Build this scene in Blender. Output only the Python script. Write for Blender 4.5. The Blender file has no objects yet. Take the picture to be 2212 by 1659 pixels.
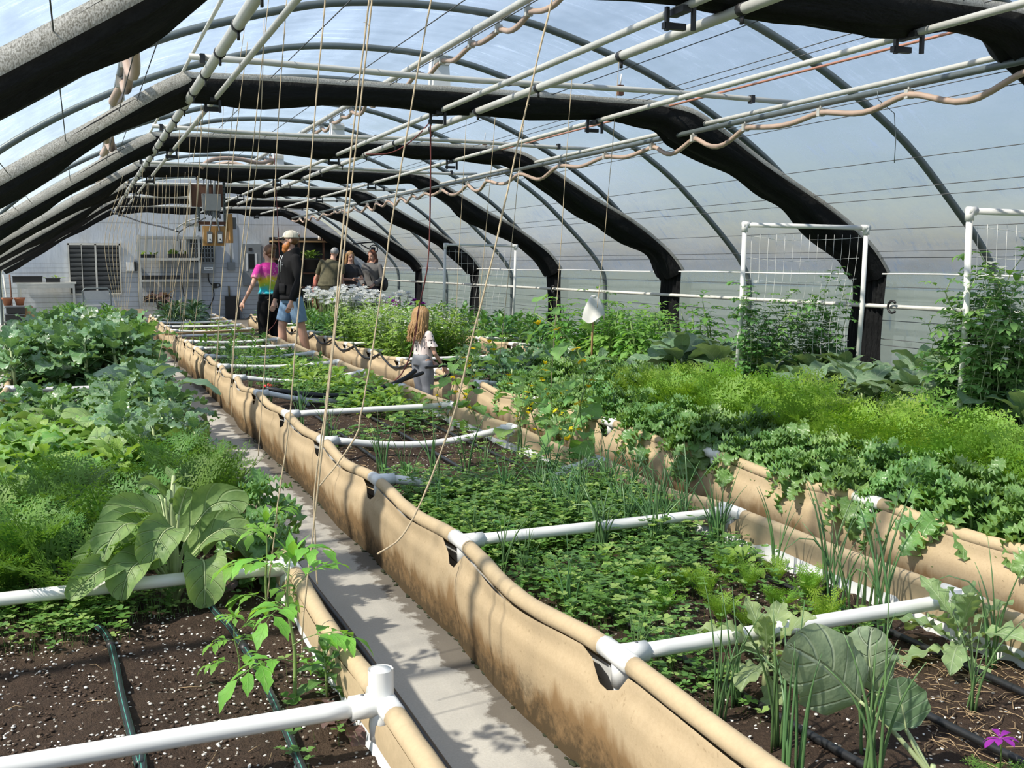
import bpy, math, random
from mathutils import Vector, Matrix, noise
PI = math.pi
COL = bpy.context.scene.collection
RR = random.Random(11)
sc = bpy.context.scene

# ---------------------------------------------------------------- camera
F = 2220.0; CX, CY = 1106.0, 829.5; CAMZ = 1.4
yc = Vector((172 - CX, CY - 570, F)).normalized()
zc = Vector((0, yc.z, -yc.y)).normalized()
xc = Vector((zc.y * yc.z - zc.z * yc.y, zc.z * yc.x - zc.x * yc.z, zc.x * yc.y - zc.y * yc.x))
if xc.x < 0: xc = -xc
def c2w(a): return Vector((xc.dot(a), yc.dot(a), zc.dot(a)))
cam_d = bpy.data.cameras.new('camera'); cam = bpy.data.objects.new('camera', cam_d); COL.objects.link(cam)
r_, u_, f_ = c2w(Vector((1, 0, 0))), c2w(Vector((0, 1, 0))), c2w(Vector((0, 0, 1)))
m = Matrix(((r_.x, u_.x, -f_.x, 0), (r_.y, u_.y, -f_.y, 0), (r_.z, u_.z, -f_.z, CAMZ), (0, 0, 0, 1)))
cam.matrix_world = m
cam_d.sensor_width = 36; cam_d.sensor_fit = 'HORIZONTAL'; cam_d.lens = 36 * F / 2212
cam_d.clip_start = 0.05; cam_d.clip_end = 500
sc.camera = cam
def ray(px, py): return c2w(Vector((px - CX, CY - py, F)))
def onz(px, py, z):
    d = ray(px, py); t = (z - CAMZ) / d.z; return Vector((d.x * t, d.y * t, z))
def ony(px, py, y):
    d = ray(px, py); t = y / d.y; return Vector((d.x * t, y, CAMZ + d.z * t))
def onx(px, py, x):
    d = ray(px, py); t = x / d.x; return Vector((x, d.y * t, CAMZ + d.z * t))

# ---------------------------------------------------------------- mesh builder
class MB:
    def __init__(s): s.v = []; s.f = []; s.uv = []; s.mi = []
    def add(s, vs, fs, uvs=None, mi=0):
        o = len(s.v); s.v.extend([tuple(p) for p in vs]); s.uv.extend(uvs if uvs else [(0.5, 0.5)] * len(vs))
        for f in fs: s.f.append(tuple(i + o for i in f)); s.mi.append(mi)
    def grid(s, rows, mi=0, uvs=None, closed=False):
        n = len(rows); k = len(rows[0]); vs = [p for r in rows for p in r]; fs = []
        for i in range(n - 1):
            for j in range(k - 1 + (1 if closed else 0)):
                a = i * k + j; b = i * k + (j + 1) % k
                fs.append((a, b, b + k, a + k))
        s.add(vs, fs, uvs, mi)
    def box(s, c, d, mi=0, rz=0, rx=0):
        x, y, z = d[0] / 2, d[1] / 2, d[2] / 2
        vs = [Vector(p) for p in ((-x,-y,-z),(x,-y,-z),(x,y,-z),(-x,y,-z),(-x,-y,z),(x,-y,z),(x,y,z),(-x,y,z))]
        M = Matrix.Rotation(rz, 3, 'Z') @ Matrix.Rotation(rx, 3, 'X')
        s.add([M @ v + Vector(c) for v in vs], [(0,3,2,1),(4,5,6,7),(0,1,5,4),(1,2,6,5),(2,3,7,6),(3,0,4,7)], None, mi)
    def tube(s, pts, r, n=8, mi=0, cap=True):
        pts = [Vector(p) for p in pts]; k = len(pts)
        rs = r if isinstance(r, (list, tuple)) else [r] * k
        rows = []; t0 = None; nv = None; uvs = []
        for i in range(k):
            t = (pts[min(i + 1, k - 1)] - pts[max(i - 1, 0)])
            t = t.normalized() if t.length > 1e-9 else Vector((0, 0, 1))
            if nv is None:
                a = Vector((0, 0, 1)) if abs(t.z) < .9 else Vector((1, 0, 0))
                nv = t.cross(a).normalized()
            else:
                nv = (nv - t * nv.dot(t))
                nv = nv.normalized() if nv.length > 1e-6 else t.orthogonal().normalized()
            b = t.cross(nv)
            rows.append([pts[i] + (nv * math.cos(2 * PI * j / n) + b * math.sin(2 * PI * j / n)) * rs[i] for j in range(n)])
            uvs.extend([(j / n, i / max(1, k - 1)) for j in range(n)])
        o = len(s.v); s.grid(rows, mi, uvs, True)
        if cap:
            s.f.append(tuple(range(o + n - 1, o - 1, -1))); s.mi.append(mi)
            e = o + (k - 1) * n; s.f.append(tuple(range(e, e + n))); s.mi.append(mi)
    def ell(s, c, r, seg=12, rings=8, mi=0, M=None):
        rows = []
        for i in range(rings + 1):
            th = PI * i / rings; row = []
            for j in range(seg):
                a = 2 * PI * j / seg
                p = Vector((r[0] * math.sin(th) * math.cos(a), r[1] * math.sin(th) * math.sin(a), -r[2] * math.cos(th)))
                if M: p = M @ p
                row.append(p + Vector(c))
            rows.append(row)
        s.grid(rows, mi, None, True)
    def loft(s, rings, n=16, mi=0, cap=True):
        rows = []
        for c, rx, ry, rz in rings:
            cs, sn = math.cos(rz), math.sin(rz); row = []
            for j in range(n):
                a = 2 * PI * j / n; x, y = rx * math.cos(a), ry * math.sin(a)
                row.append((c[0] + x * cs - y * sn, c[1] + x * sn + y * cs, c[2]))
            rows.append(row)
        o = len(s.v); s.grid(rows, mi, None, True)
        if cap:
            s.f.append(tuple(range(o + n - 1, o - 1, -1))); s.mi.append(mi)
            e = o + (len(rows) - 1) * n; s.f.append(tuple(range(e, e + n))); s.mi.append(mi)
    def mesh(s, name, mats, smooth=True):
        me = bpy.data.meshes.new(name); me.from_pydata(s.v, [], s.f)
        for m_ in (mats if isinstance(mats, (list, tuple)) else [mats]): me.materials.append(m_)
        uvl = me.uv_layers.new(name='UVMap'); flat = []
        for l in me.loops: flat.extend(s.uv[l.vertex_index])
        uvl.data.foreach_set('uv', flat)
        me.polygons.foreach_set('material_index', s.mi)
        me.polygons.foreach_set('use_smooth', [smooth] * len(me.polygons))
        me.update(); return me
def link(name, me, parent=None, loc=None):
    o = bpy.data.objects.new(name, me); COL.objects.link(o)
    if parent: o.parent = parent
    if loc is not None: o.location = loc
    return o
def part(name, mb, mats, parent=None, smooth=True, loc=None, label=None):
    o = link(name, mb.mesh(name, mats, smooth), parent, loc)
    if label: o['label'] = label
    return o
def tag(o, label, cat, group=None, kind=None):
    o['label'] = label; o['category'] = cat
    if group: o['group'] = group
    if kind: o['kind'] = kind
    return o
def thing(name, label, cat, loc=(0, 0, 0), rz=0, group=None):
    o = bpy.data.objects.new(name, None); COL.objects.link(o); o.location = loc; o.rotation_euler = (0, 0, rz)
    o.empty_display_size = .1
    return tag(o, label, cat, group)
def struct(name, mb, mats, smooth=False, label=None):
    o = part(name, mb, mats, None, smooth); o['kind'] = 'structure'
    if label: o['label'] = label
    return o
def dup(root, loc, rz=0, s=1.0, label=None, group=None, tilt=(0, 0)):
    c = root.copy(); COL.objects.link(c); c.location = loc; c.rotation_euler = (tilt[0], tilt[1], rz); c.scale = (s, s, s)
    if label: c['label'] = label
    if group: c['group'] = group
    for ch in root.children:
        k = ch.copy(); COL.objects.link(k); k.parent = c
        for g in ch.children:
            q = g.copy(); COL.objects.link(q); q.parent = k
    return c
def sm(a, b, x):
    t = max(0, min(1, (x - a) / (b - a))); return t * t * (3 - 2 * t)
def lerp(a, b, t): return a + (b - a) * t
ORD = ['nearest', 'second', 'third', 'fourth', 'fifth', 'sixth', 'seventh', 'eighth', 'ninth', 'tenth', 'eleventh', 'twelfth', 'thirteenth', 'fourteenth', 'fifteenth', 'sixteenth', 'seventeenth', 'eighteenth', 'nineteenth']
def nth(i): return 'nearest' if i == 0 else ORD[i] + ' nearest'

# ---------------------------------------------------------------- materials
def newmat(name):
    m_ = bpy.data.materials.new(name); m_.use_nodes = True
    nt = m_.node_tree; b = nt.nodes['Principled BSDF']; return m_, nt, b
def N(nt, t, **kw):
    n = nt.nodes.new(t)
    for k, v in kw.items(): setattr(n, k, v)
    return n
def rgb(c): return (c[0], c[1], c[2], 1)
def s2l(r, g, b):
    f = lambda c: (c / 255 / 12.92) if c / 255 <= .04045 else ((c / 255 + .055) / 1.055) ** 2.4
    return (f(r), f(g), f(b))
def math_(nt, op, a, b=None, clamp=False):
    n = N(nt, 'ShaderNodeMath', operation=op); n.use_clamp = clamp
    for i, x in enumerate((a, b)):
        if x is None: continue
        if isinstance(x, (int, float)): n.inputs[i].default_value = x
        else: nt.links.new(x, n.inputs[i])
    return n.outputs[0]
def mixc(nt, f, a, b, mode='MIX'):
    n = N(nt, 'ShaderNodeMix', data_type='RGBA', blend_type=mode)
    for i, x in ((0, f), (6, a), (7, b)):
        if isinstance(x, (int, float)): n.inputs[i].default_value = x
        elif isinstance(x, tuple): n.inputs[i].default_value = rgb(x)
        else: nt.links.new(x, n.inputs[i])
    return n.outputs[2]
def noise_(nt, scale, detail=4, rough=.6, vec=None, dim=None):
    n = N(nt, 'ShaderNodeTexNoise'); n.inputs['Scale'].default_value = scale
    n.inputs['Detail'].default_value = detail; n.inputs['Roughness'].default_value = rough
    if vec is not None: nt.links.new(vec, n.inputs['Vector'])
    return n.outputs['Fac']
def coords(nt, kind='Object', scale=None):
    t = N(nt, 'ShaderNodeTexCoord'); o = t.outputs[kind]
    if scale:
        mp = N(nt, 'ShaderNodeMapping'); mp.inputs['Scale'].default_value = scale; nt.links.new(o, mp.inputs['Vector']); o = mp.outputs[0]
    return o
def ramp(nt, fac, a, b, c0=(0, 0, 0), c1=(1, 1, 1)):
    r = N(nt, 'ShaderNodeValToRGB'); r.color_ramp.elements[0].position = a; r.color_ramp.elements[1].position = b
    r.color_ramp.elements[0].color = rgb(c0); r.color_ramp.elements[1].color = rgb(c1)
    nt.links.new(fac, r.inputs[0]); return r.outputs[0]
def bump(nt, b, h, strength=.3, dist=.01):
    n = N(nt, 'ShaderNodeBump'); n.inputs['Strength'].default_value = strength; n.inputs['Distance'].default_value = dist
    nt.links.new(h, n.inputs['Height']); nt.links.new(n.outputs[0], b.inputs['Normal'])
def simple(name, col, rough=.5, metal=0, var=.12, nscale=20, spec=.5, bmp=0, objvar=0):
    m_, nt, b = newmat(name); vec = coords(nt)
    nz = noise_(nt, nscale, 4, .6, vec)
    dark = tuple(c * (1 - var) for c in col); lite = tuple(min(1, c * (1 + var)) for c in col)
    c = mixc(nt, nz, dark, lite)
    if objvar:
        oi = N(nt, 'ShaderNodeObjectInfo'); f = math_(nt, 'MULTIPLY_ADD', oi.outputs['Random'], objvar * 2); f.node.inputs[2].default_value = 1 - objvar
        hs = N(nt, 'ShaderNodeHueSaturation'); nt.links.new(f, hs.inputs['Value']); nt.links.new(c, hs.inputs['Color']); c = hs.outputs[0]
    nt.links.new(c, b.inputs['Base Color'])
    b.inputs['Roughness'].default_value = rough; b.inputs['Metallic'].default_value = metal; b.inputs['Specular IOR Level'].default_value = spec
    if bmp: bump(nt, b, nz, bmp, .004)
    return m_
def translucent(m_, nt, b, col, fac):
    tr = N(nt, 'ShaderNodeBsdfTranslucent'); mx = N(nt, 'ShaderNodeMixShader'); mx.inputs[0].default_value = fac
    if isinstance(col, tuple): tr.inputs[0].default_value = rgb(col)
    else: nt.links.new(col, tr.inputs[0])
    out = nt.nodes['Material Output']
    nt.links.new(b.outputs[0], mx.inputs[1]); nt.links.new(tr.outputs[0], mx.inputs[2]); nt.links.new(mx.outputs[0], out.inputs[0])
def leafmat(name, col, vein=None, fac=.33, rough=.38, spec=.6, nv=6, vs=.75, objvar=.16, tcol=None, hv=.02, bmp=.35):
    m_, nt, b = newmat(name)
    uv = N(nt, 'ShaderNodeUVMap'); sp = N(nt, 'ShaderNodeSeparateXYZ'); nt.links.new(uv.outputs[0], sp.inputs[0])
    s = math_(nt, 'ABSOLUTE', math_(nt, 'MULTIPLY_ADD', sp.outputs[0], 2)); s.node.inputs[0].links[0].from_node.inputs[2].default_value = -1
    vec = coords(nt); nz = noise_(nt, 11, 4, .7, vec)
    base = mixc(nt, ramp(nt, nz, .3, .7), (col[0] * .66, col[1] * .72, col[2] * .75), (min(1, col[0] * 1.42), min(1, col[1] * 1.28), col[2] * 1.15))
    oi = N(nt, 'ShaderNodeObjectInfo'); hs = N(nt, 'ShaderNodeHueSaturation')
    f = math_(nt, 'MULTIPLY_ADD', oi.outputs['Random'], objvar * 2); f.node.inputs[2].default_value = 1 - objvar
    nt.links.new(f, hs.inputs['Value'])
    g = math_(nt, 'FRACT', math_(nt, 'MULTIPLY', oi.outputs['Random'], 7.31)); h = math_(nt, 'MULTIPLY_ADD', g, hv * 2); h.node.inputs[2].default_value = .5 - hv
    nt.links.new(h, hs.inputs['Hue']); nt.links.new(base, hs.inputs['Color']); c = hs.outputs[0]
    if vein:
        rib = math_(nt, 'SUBTRACT', 1, N_map(nt, s, .025, .085), True)
        w = math_(nt, 'FRACT', math_(nt, 'SUBTRACT', math_(nt, 'MULTIPLY', sp.outputs[1], nv), math_(nt, 'MULTIPLY', s, 1.3)))
        lat = math_(nt, 'SUBTRACT', 1, N_map(nt, math_(nt, 'ABSOLUTE', math_(nt, 'SUBTRACT', w, .5)), .03, .1), True)
        lat = math_(nt, 'MULTIPLY', lat, .55)
        msk = math_(nt, 'MULTIPLY', math_(nt, 'MAXIMUM', rib, lat), vs)
        c = mixc(nt, msk, c, vein)
        if bmp:
            hgt = math_(nt, 'ADD', math_(nt, 'MULTIPLY', math_(nt, 'MAXIMUM', rib, lat), -1), nz)
            bump(nt, b, hgt, bmp, .006)
    nt.links.new(c, b.inputs['Base Color'])
    b.inputs['Roughness'].default_value = rough; b.inputs['Specular IOR Level'].default_value = spec
    t = tcol or (min(1, col[0] * 1.55 + .02), min(1, col[1] * 1.4 + .03), col[2] * .7)
    translucent(m_, nt, b, t, fac)
    return m_
def N_map(nt, v, a, b_):
    n = N(nt, 'ShaderNodeMapRange'); n.inputs[1].default_value = a; n.inputs[2].default_value = b_; nt.links.new(v, n.inputs[0]); return n.outputs[0]

M = {}
M['pvc'] = simple('white_pvc', (.80, .80, .77), .35, var=.06, nscale=6)
M['pvc_old'] = simple('weathered_pvc', (.62, .61, .55), .45, var=.18, nscale=9)
M['galv'] = simple('galvanised_steel', (.13, .155, .155), .45, .35, .2, 8)
M['galv_lite'] = simple('pale_pipe', (.50, .50, .46), .45, .1, .2, 7)
M['tanhose'] = simple('tan_hose', (.42, .31, .24), .5, 0, .15, 10)
M['copper'] = simple('copper_pipe', (.55, .26, .18), .4, .3, .25, 5)
M['blackmetal'] = simple('black_metal', (.02, .02, .022), .5)
M['rubber'] = simple('black_rubber', (.016, .017, .018), .45, bmp=.1)
M['wire'] = simple('dark_wire', (.06, .065, .07), .5)
M['twine'] = simple('jute_twine', (.52, .42, .28), .9, 0, .3, 260, .1)
M['greymetal'] = simple('grey_paint', (.23, .25, .26), .5)
M['greydark'] = simple('grey_dark_paint', (.12, .13, .14), .5)
M['wood'] = simple('orange_plywood', (.47, .25, .075), .6, 0, .25, 6)
M['woodbrown'] = simple('brown_board', (.13, .06, .035), .7, 0, .3, 8)
M['plank'] = simple('plank_wood', (.40, .25, .12), .7, 0, .3, 8)
M['white'] = simple('white_plastic', (.75, .76, .75), .4)
M['terracotta'] = simple('terracotta', (.42, .16, .08), .7)
M['orange'] = simple('orange_plastic', (.72, .10, .015), .4)
M['red'] = simple('red_plastic', (.75, .02, .02), .35)
M['redcord'] = simple('red_cord', (.16, .035, .03), .6)
M['black'] = simple('black_plastic', (.02, .02, .02), .45)
M['soilpot'] = simple('pot_soil', (.03, .02, .014), .95, 0, .4, 40)
M['stem'] = simple('green_stem', (.20, .30, .09), .55, 0, .2, 12)
M['stempale'] = simple('pale_stem', (.42, .50, .25), .55, 0, .2, 12)
M['steampurple'] = simple('brown_stem', (.18, .14, .07), .6, 0, .2, 12)
M['whitecloth'] = simple('white_cloth', (.80, .79, .74), .85, 0, .08, 10)
M['glass_dark'] = simple('dark_opening', (.012, .014, .015), .3)
# translucent greenhouse film with dried-on streaks, plus wrinkle highlights put into its opacity
def filmmat(name, op0, op1, tint):
    m_, nt, b = newmat(name); nt.nodes.remove(b)
    vec = coords(nt, 'Object', (1.3, .35, 2.2)); a = noise_(nt, 1.6, 5, .62, vec)
    vec2 = coords(nt, 'Object', (.8, 5, 9)); d = noise_(nt, 1.4, 4, .55, vec2)
    k = math_(nt, 'ADD', math_(nt, 'MULTIPLY', a, .65), math_(nt, 'MULTIPLY', d, .35))
    op = N_map(nt, k, .36, .66); op = math_(nt, 'MULTIPLY_ADD', op, op1 - op0); op.node.inputs[2].default_value = op0
    fine = noise_(nt, 2.0, 5, .6, coords(nt, 'Object', (.5, 7, 3)), None)
    st = math_(nt, 'MULTIPLY', math_(nt, 'MULTIPLY', N_map(nt, fine, .56, .68), N_map(nt, a, .42, .62)), .34)  # whiter streaks painted in for light catching the wrinkles
    op = math_(nt, 'ADD', op, st, True)
    tp = N(nt, 'ShaderNodeBsdfTransparent'); tp.inputs[0].default_value = (.97, .98, .98, 1)
    tl = N(nt, 'ShaderNodeBsdfTranslucent'); tl.inputs[0].default_value = rgb(tint)
    df = N(nt, 'ShaderNodeBsdfDiffuse'); df.inputs[0].default_value = rgb(tint)
    gl = N(nt, 'ShaderNodeBsdfGlossy'); gl.inputs['Roughness'].default_value = .22
    bp = N(nt, 'ShaderNodeBump'); bp.inputs['Strength'].default_value = .5; bp.inputs['Distance'].default_value = .03
    nt.links.new(k, bp.inputs['Height']); nt.links.new(bp.outputs[0], gl.inputs['Normal'])
    m1 = N(nt, 'ShaderNodeMixShader'); m1.inputs[0].default_value = .18; nt.links.new(tl.outputs[0], m1.inputs[1]); nt.links.new(df.outputs[0], m1.inputs[2])
    m2 = N(nt, 'ShaderNodeMixShader'); nt.links.new(op, m2.inputs[0]); nt.links.new(tp.outputs[0], m2.inputs[1]); nt.links.new(m1.outputs[0], m2.inputs[2])
    m3 = N(nt, 'ShaderNodeMixShader'); m3.inputs[0].default_value = .05; nt.links.new(m2.outputs[0], m3.inputs[1]); nt.links.new(gl.outputs[0], m3.inputs[2])
    nt.links.new(m3.outputs[0], nt.nodes['Material Output'].inputs[0]); return m_
M['film'] = filmmat('greenhouse_film', .16, .44, (.57, .72, .96))
M['filmwall'] = filmmat('side_wall_film', .34, .48, (.60, .70, .76))
# shade cloth
def clothmat():
    m_, nt, b = newmat('black_shade_cloth'); vec = coords(nt, 'Object', (6, 40, 6)); nz = noise_(nt, 3, 3, .6, vec)
    nt.links.new(mixc(nt, nz, (.003, .0035, .004), (.016, .017, .018)), b.inputs['Base Color']); b.inputs['Roughness'].default_value = .75
    b.inputs['Specular IOR Level'].default_value = .2
    bump(nt, b, nz, .6, .02); return m_
M['shade'] = clothmat()
def stripmat():
    m_, nt, b = newmat('silver_cloth_edge'); vec = coords(nt, 'Object', (60, 30, 30)); nz = ramp(nt, noise_(nt, 3, 4, .7, vec), .4, .6)
    nt.links.new(mixc(nt, nz, (.25, .23, .18), (.95, .93, .85)), b.inputs['Base Color']); b.inputs['Roughness'].default_value = .6
    translucent(m_, nt, b, (.9, .86, .74), .6); return m_
M['strip'] = stripmat()
# tan liner with water stains near the floor
def linermat():
    m_, nt, b = newmat('tan_bed_liner'); vec = coords(nt)
    fine = noise_(nt, 90, 3, .7, vec); mid = noise_(nt, 5, 5, .65, coords(nt, 'Object', (1, 1, .35))); blot = noise_(nt, 22, 5, .75, vec)
    sp = N(nt, 'ShaderNodeSeparateXYZ'); nt.links.new(coords(nt), sp.inputs[0])
    c = mixc(nt, fine, (.43, .325, .195), (.56, .435, .275))
    c = mixc(nt, math_(nt, 'MULTIPLY', ramp(nt, mid, .5, .75), .35), c, (.62, .50, .33))
    # height + noise -> water mark
    hgt = math_(nt, 'ADD', sp.outputs[2], math_(nt, 'MULTIPLY', math_(nt, 'SUBTRACT', mid, .5), -.42))
    wet = math_(nt, 'SUBTRACT', 1, N_map(nt, hgt, .12, .19), True)
    c = mixc(nt, math_(nt, 'MULTIPLY', wet, .8), c, (.24, .135, .05))
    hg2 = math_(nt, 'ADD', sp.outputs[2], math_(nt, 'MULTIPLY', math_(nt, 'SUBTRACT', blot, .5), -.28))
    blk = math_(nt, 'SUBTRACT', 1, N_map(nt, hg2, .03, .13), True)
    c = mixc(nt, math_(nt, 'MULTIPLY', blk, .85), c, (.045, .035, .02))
    spk = ramp(nt, noise_(nt, 60, 2, .5, vec), .66, .74)
    c = mixc(nt, math_(nt, 'MULTIPLY', spk, .3), c, (.2, .13, .06))
    nt.links.new(c, b.inputs['Base Color']); b.inputs['Roughness'].default_value = .8; b.inputs['Specular IOR Level'].default_value = .25
    bump(nt, b, fine, .25, .003); return m_
M['liner'] = linermat()
M['sleeve'] = simple('tan_sleeve', (.49, .38, .235), .8, 0, .15, 60, .25, .15)
M['innerwhite'] = simple('white_inner_liner', (.72, .73, .72), .6, 0, .12, 12, .4, .2)
def soilmat():
    m_, nt, b = newmat('potting_soil'); vec = coords(nt)
    n1 = noise_(nt, 28, 6, .75, vec); n2 = noise_(nt, 3, 3, .6, vec)
    c = mixc(nt, n1, (.018, .012, .009), (.15, .10, .07)); c = mixc(nt, math_(nt, 'MULTIPLY', ramp(nt, n2, .45, .7), .5), c, (.13, .09, .06))
    vo = N(nt, 'ShaderNodeTexVoronoi'); vo.inputs['Scale'].default_value = 48; nt.links.new(vec, vo.inputs['Vector'])
    sel = math_(nt, 'GREATER_THAN', N_sep(nt, vo.outputs['Color'], 0), .62)
    dot = math_(nt, 'MULTIPLY', math_(nt, 'LESS_THAN', math_(nt, 'ADD', vo.outputs['Distance'], math_(nt, 'MULTIPLY', n1, .22)), .34), sel)
    c = mixc(nt, dot, c, (.56, .50, .42))
    nt.links.new(c, b.inputs['Base Color']); b.inputs['Roughness'].default_value = .95; b.inputs['Specular IOR Level'].default_value = .2
    bump(nt, b, math_(nt, 'ADD', n1, math_(nt, 'MULTIPLY', dot, .25)), 1, .045); return m_
def N_sep(nt, c, i):
    s = N(nt, 'ShaderNodeSeparateColor'); nt.links.new(c, s.inputs[0]); return s.outputs[i]
M['soil'] = soilmat()
M['perlite'] = simple('perlite', (.78, .75, .68), .9, 0, .1, 30, .2)
M['crumb'] = simple('soil_crumb', (.075, .05, .035), .95, 0, .5, 60, .3)
M['straw'] = simple('straw', (.38, .27, .155), .8, 0, .35, 8, .2)
def concretemat():
    m_, nt, b = newmat('concrete_floor'); vec = coords(nt)
    n1 = noise_(nt, 120, 4, .8, vec); n2 = noise_(nt, 2.2, 5, .6, vec); n3 = noise_(nt, 9, 6, .7, vec)
    c = mixc(nt, n1, (.32, .305, .27), (.60, .575, .515)); c = mixc(nt, math_(nt, 'MULTIPLY', ramp(nt, n2, .4, .68), .4), c, (.33, .32, .29))
    sp = N(nt, 'ShaderNodeSeparateXYZ'); nt.links.new(coords(nt), sp.inputs[0])
    edge = math_(nt, 'ADD', sp.outputs[0], math_(nt, 'MULTIPLY', math_(nt, 'SUBTRACT', n3, .5), .22))
    edge = math_(nt, 'ADD', edge, math_(nt, 'MULTIPLY', math_(nt, 'SUBTRACT', n2, .5), .2))
    wet = N_map(nt, edge, 1.14, 1.165); c = mixc(nt, math_(nt, 'MULTIPLY', wet, .82), c, (.10, .082, .06))
    nt.links.new(c, b.inputs['Base Color']); b.inputs['Roughness'].default_value = .85; b.inputs['Specular IOR Level'].default_value = .3
    bump(nt, b, n1, .35, .004); return m_
M['concrete'] = concretemat()
def lineermat():
    m_, nt, b = newmat('green_striped_drip_line')
    uv = N(nt, 'ShaderNodeUVMap'); sp = N(nt, 'ShaderNodeSeparateXYZ'); nt.links.new(uv.outputs[0], sp.inputs[0])
    w = math_(nt, 'FRACT', math_(nt, 'MULTIPLY', sp.outputs[0], 5)); k = math_(nt, 'LESS_THAN', math_(nt, 'ABSOLUTE', math_(nt, 'SUBTRACT', w, .5)), .07)
    nt.links.new(mixc(nt, k, (.025, .03, .032), (.06, .30, .22)), b.inputs['Base Color']); b.inputs['Roughness'].default_value = .4; return m_
M['drip'] = lineermat()
# foliage
M['mustard'] = leafmat('mustard_leaf', (.205, .345, .125), (.46, .56, .32), .22, .5, .35, 5, .45, bmp=1.0)
M['kale'] = leafmat('kale_leaf', (.125, .27, .085), (.38, .48, .32), .28, .36, .7, 6, .55)
M['bluekale'] = leafmat('blue_kale_leaf', (.13, .26, .12), (.46, .54, .42), .24, .32, .8, 6, .5)
M['frilly'] = leafmat('curly_kale_leaf', (.165, .32, .10), (.30, .42, .2), .30, .38, .6, 5, .4)
M['turnip'] = leafmat('turnip_leaf', (.18, .36, .075), (.44, .54, .28), .30, .42, .55, 5, .5)
M['lettuce'] = leafmat('lettuce_leaf', (.27, .39, .185), (.50, .60, .38), .30, .5, .4, 6, .6)
M['collard'] = leafmat('collard_leaf', (.175, .29, .165), (.45, .53, .37), .26, .42, .55, 6, .6)
M['collardback'] = leafmat('collard_underside', (.25, .34, .22), (.50, .57, .43), .24, .6, .3, 5, .8, bmp=1.0)
M['carrot'] = leafmat('carrot_frond', (.20, .37, .05), None, .38, .5, .3)
M['carrotdark'] = leafmat('dark_carrot_frond', (.11, .235, .045), None, .34, .5, .3)
M['clover'] = leafmat('clover_leaf', (.155, .30, .075), None, .32, .42, .5)
M['cress'] = leafmat('cress_leaf', (.11, .235, .06), None, .30, .42, .5)
M['yellowgreen'] = leafmat('light_mustard_leaf', (.23, .40, .09), (.45, .55, .2), .36, .45, .4, 5, .4)
M['onion'] = leafmat('onion_blade', (0.119, 0.25, 0.094), None, .15, .35, .6)
M['grass'] = leafmat('grass_blade', (0.213, 0.413, 0.088), None, .35, .5, .3)
M['tomato'] = leafmat('tomato_leaf', (0.213, 0.45, 0.075), (.3, .45, .14), .42, .5, .35, 4, .4)
M['cucumber'] = leafmat('cucumber_leaf', (0.188, 0.375, 0.112), (.36, .48, .24), .40, .5, .35, 4, .6)
M['pea'] = leafmat('pea_leaf', (0.156, 0.338, 0.106), None, .35, .45, .4)
M['dahlia'] = leafmat('dahlia_leaf', (0.175, 0.388, 0.088), (.3, .44, .18), .40, .42, .45, 5, .5)
M['herb'] = leafmat('herb_leaf', (.115, .265, .075), (.24, .4, .16), .30, .40, .55, 5, .4)
M['darkkale'] = leafmat('dark_kale_leaf', (0.044, 0.106, 0.056), (.12, .18, .1), .22, .45, .5, 6, .4)
M['purpleleaf'] = leafmat('purple_mustard_leaf', (0.138, 0.088, 0.081), (.2, .2, .1), .3, .45, .5, 5, .5)
M['yellowpetal'] = leafmat('yellow_petal', (.85, .62, .02), None, .4, .5, .2, objvar=.05, tcol=(.9, .7, .02))
M['whitepetal'] = leafmat('white_petal', (.9, .9, .87), None, .45, .5, .2, objvar=.03, tcol=(.95, .95, .9), hv=0)
M['purplepetal'] = leafmat('purple_petal', (.36, .04, .42), None, .35, .5, .2, objvar=.05, tcol=(.5, .05, .55))
# ---------------------------------------------------------------- house shell
YB = 27.0; YF = -3.0; XL, XR = -1.70, 7.20; XMID = 2.75
half = [(2.75, 3.49), (3.6, 3.43), (4.4, 3.22), (4.9, 3.04), (5.4, 2.80), (5.8, 2.57), (6.2, 2.29), (6.65, 1.88), (6.95, 1.58), (7.12, 1.36), (7.2, 1.15), (7.2, .6), (7.2, 0)]
def catmull(P, n):
    out = []; k = len(P)
    for i in range(k - 1):
        p0, p1, p2, p3 = P[max(0, i - 1)], P[i], P[i + 1], P[min(k - 1, i + 2)]
        for j in range(n):
            t = j / n
            out.append(tuple(.5 * (2 * b + (c - a) * t + (2 * a - 5 * b + 4 * c - d) * t * t + (3 * b - a - 3 * c + d) * t ** 3) for a, b, c, d in zip(p0, p1, p2, p3)))
    out.append(tuple(P[-1])); return out
def mir(p): return (5.5 - p[0], p[1])
ARCH = catmull([mir(p) for p in reversed(half[1:])] + half, 5)
CURT = catmull([(-1.62, 1.28), (-1.05, 1.62), (-.48, 1.96), (.12, 2.33), (.70, 2.68), (.98, 2.73), (2.7, 2.75), (4.1, 2.75), (4.75, 2.73), (5.2, 2.54), (5.78, 2.22), (6.3, 1.96), (6.85, 1.60), (7.1, 1.31)], 8)
def at_x(P, x):
    for a, b in zip(P, P[1:]):
        if a[0] <= x <= b[0]: return lerp(a[1], b[1], (x - a[0]) / max(1e-6, b[0] - a[0]))
    return P[-1][1]

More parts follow.
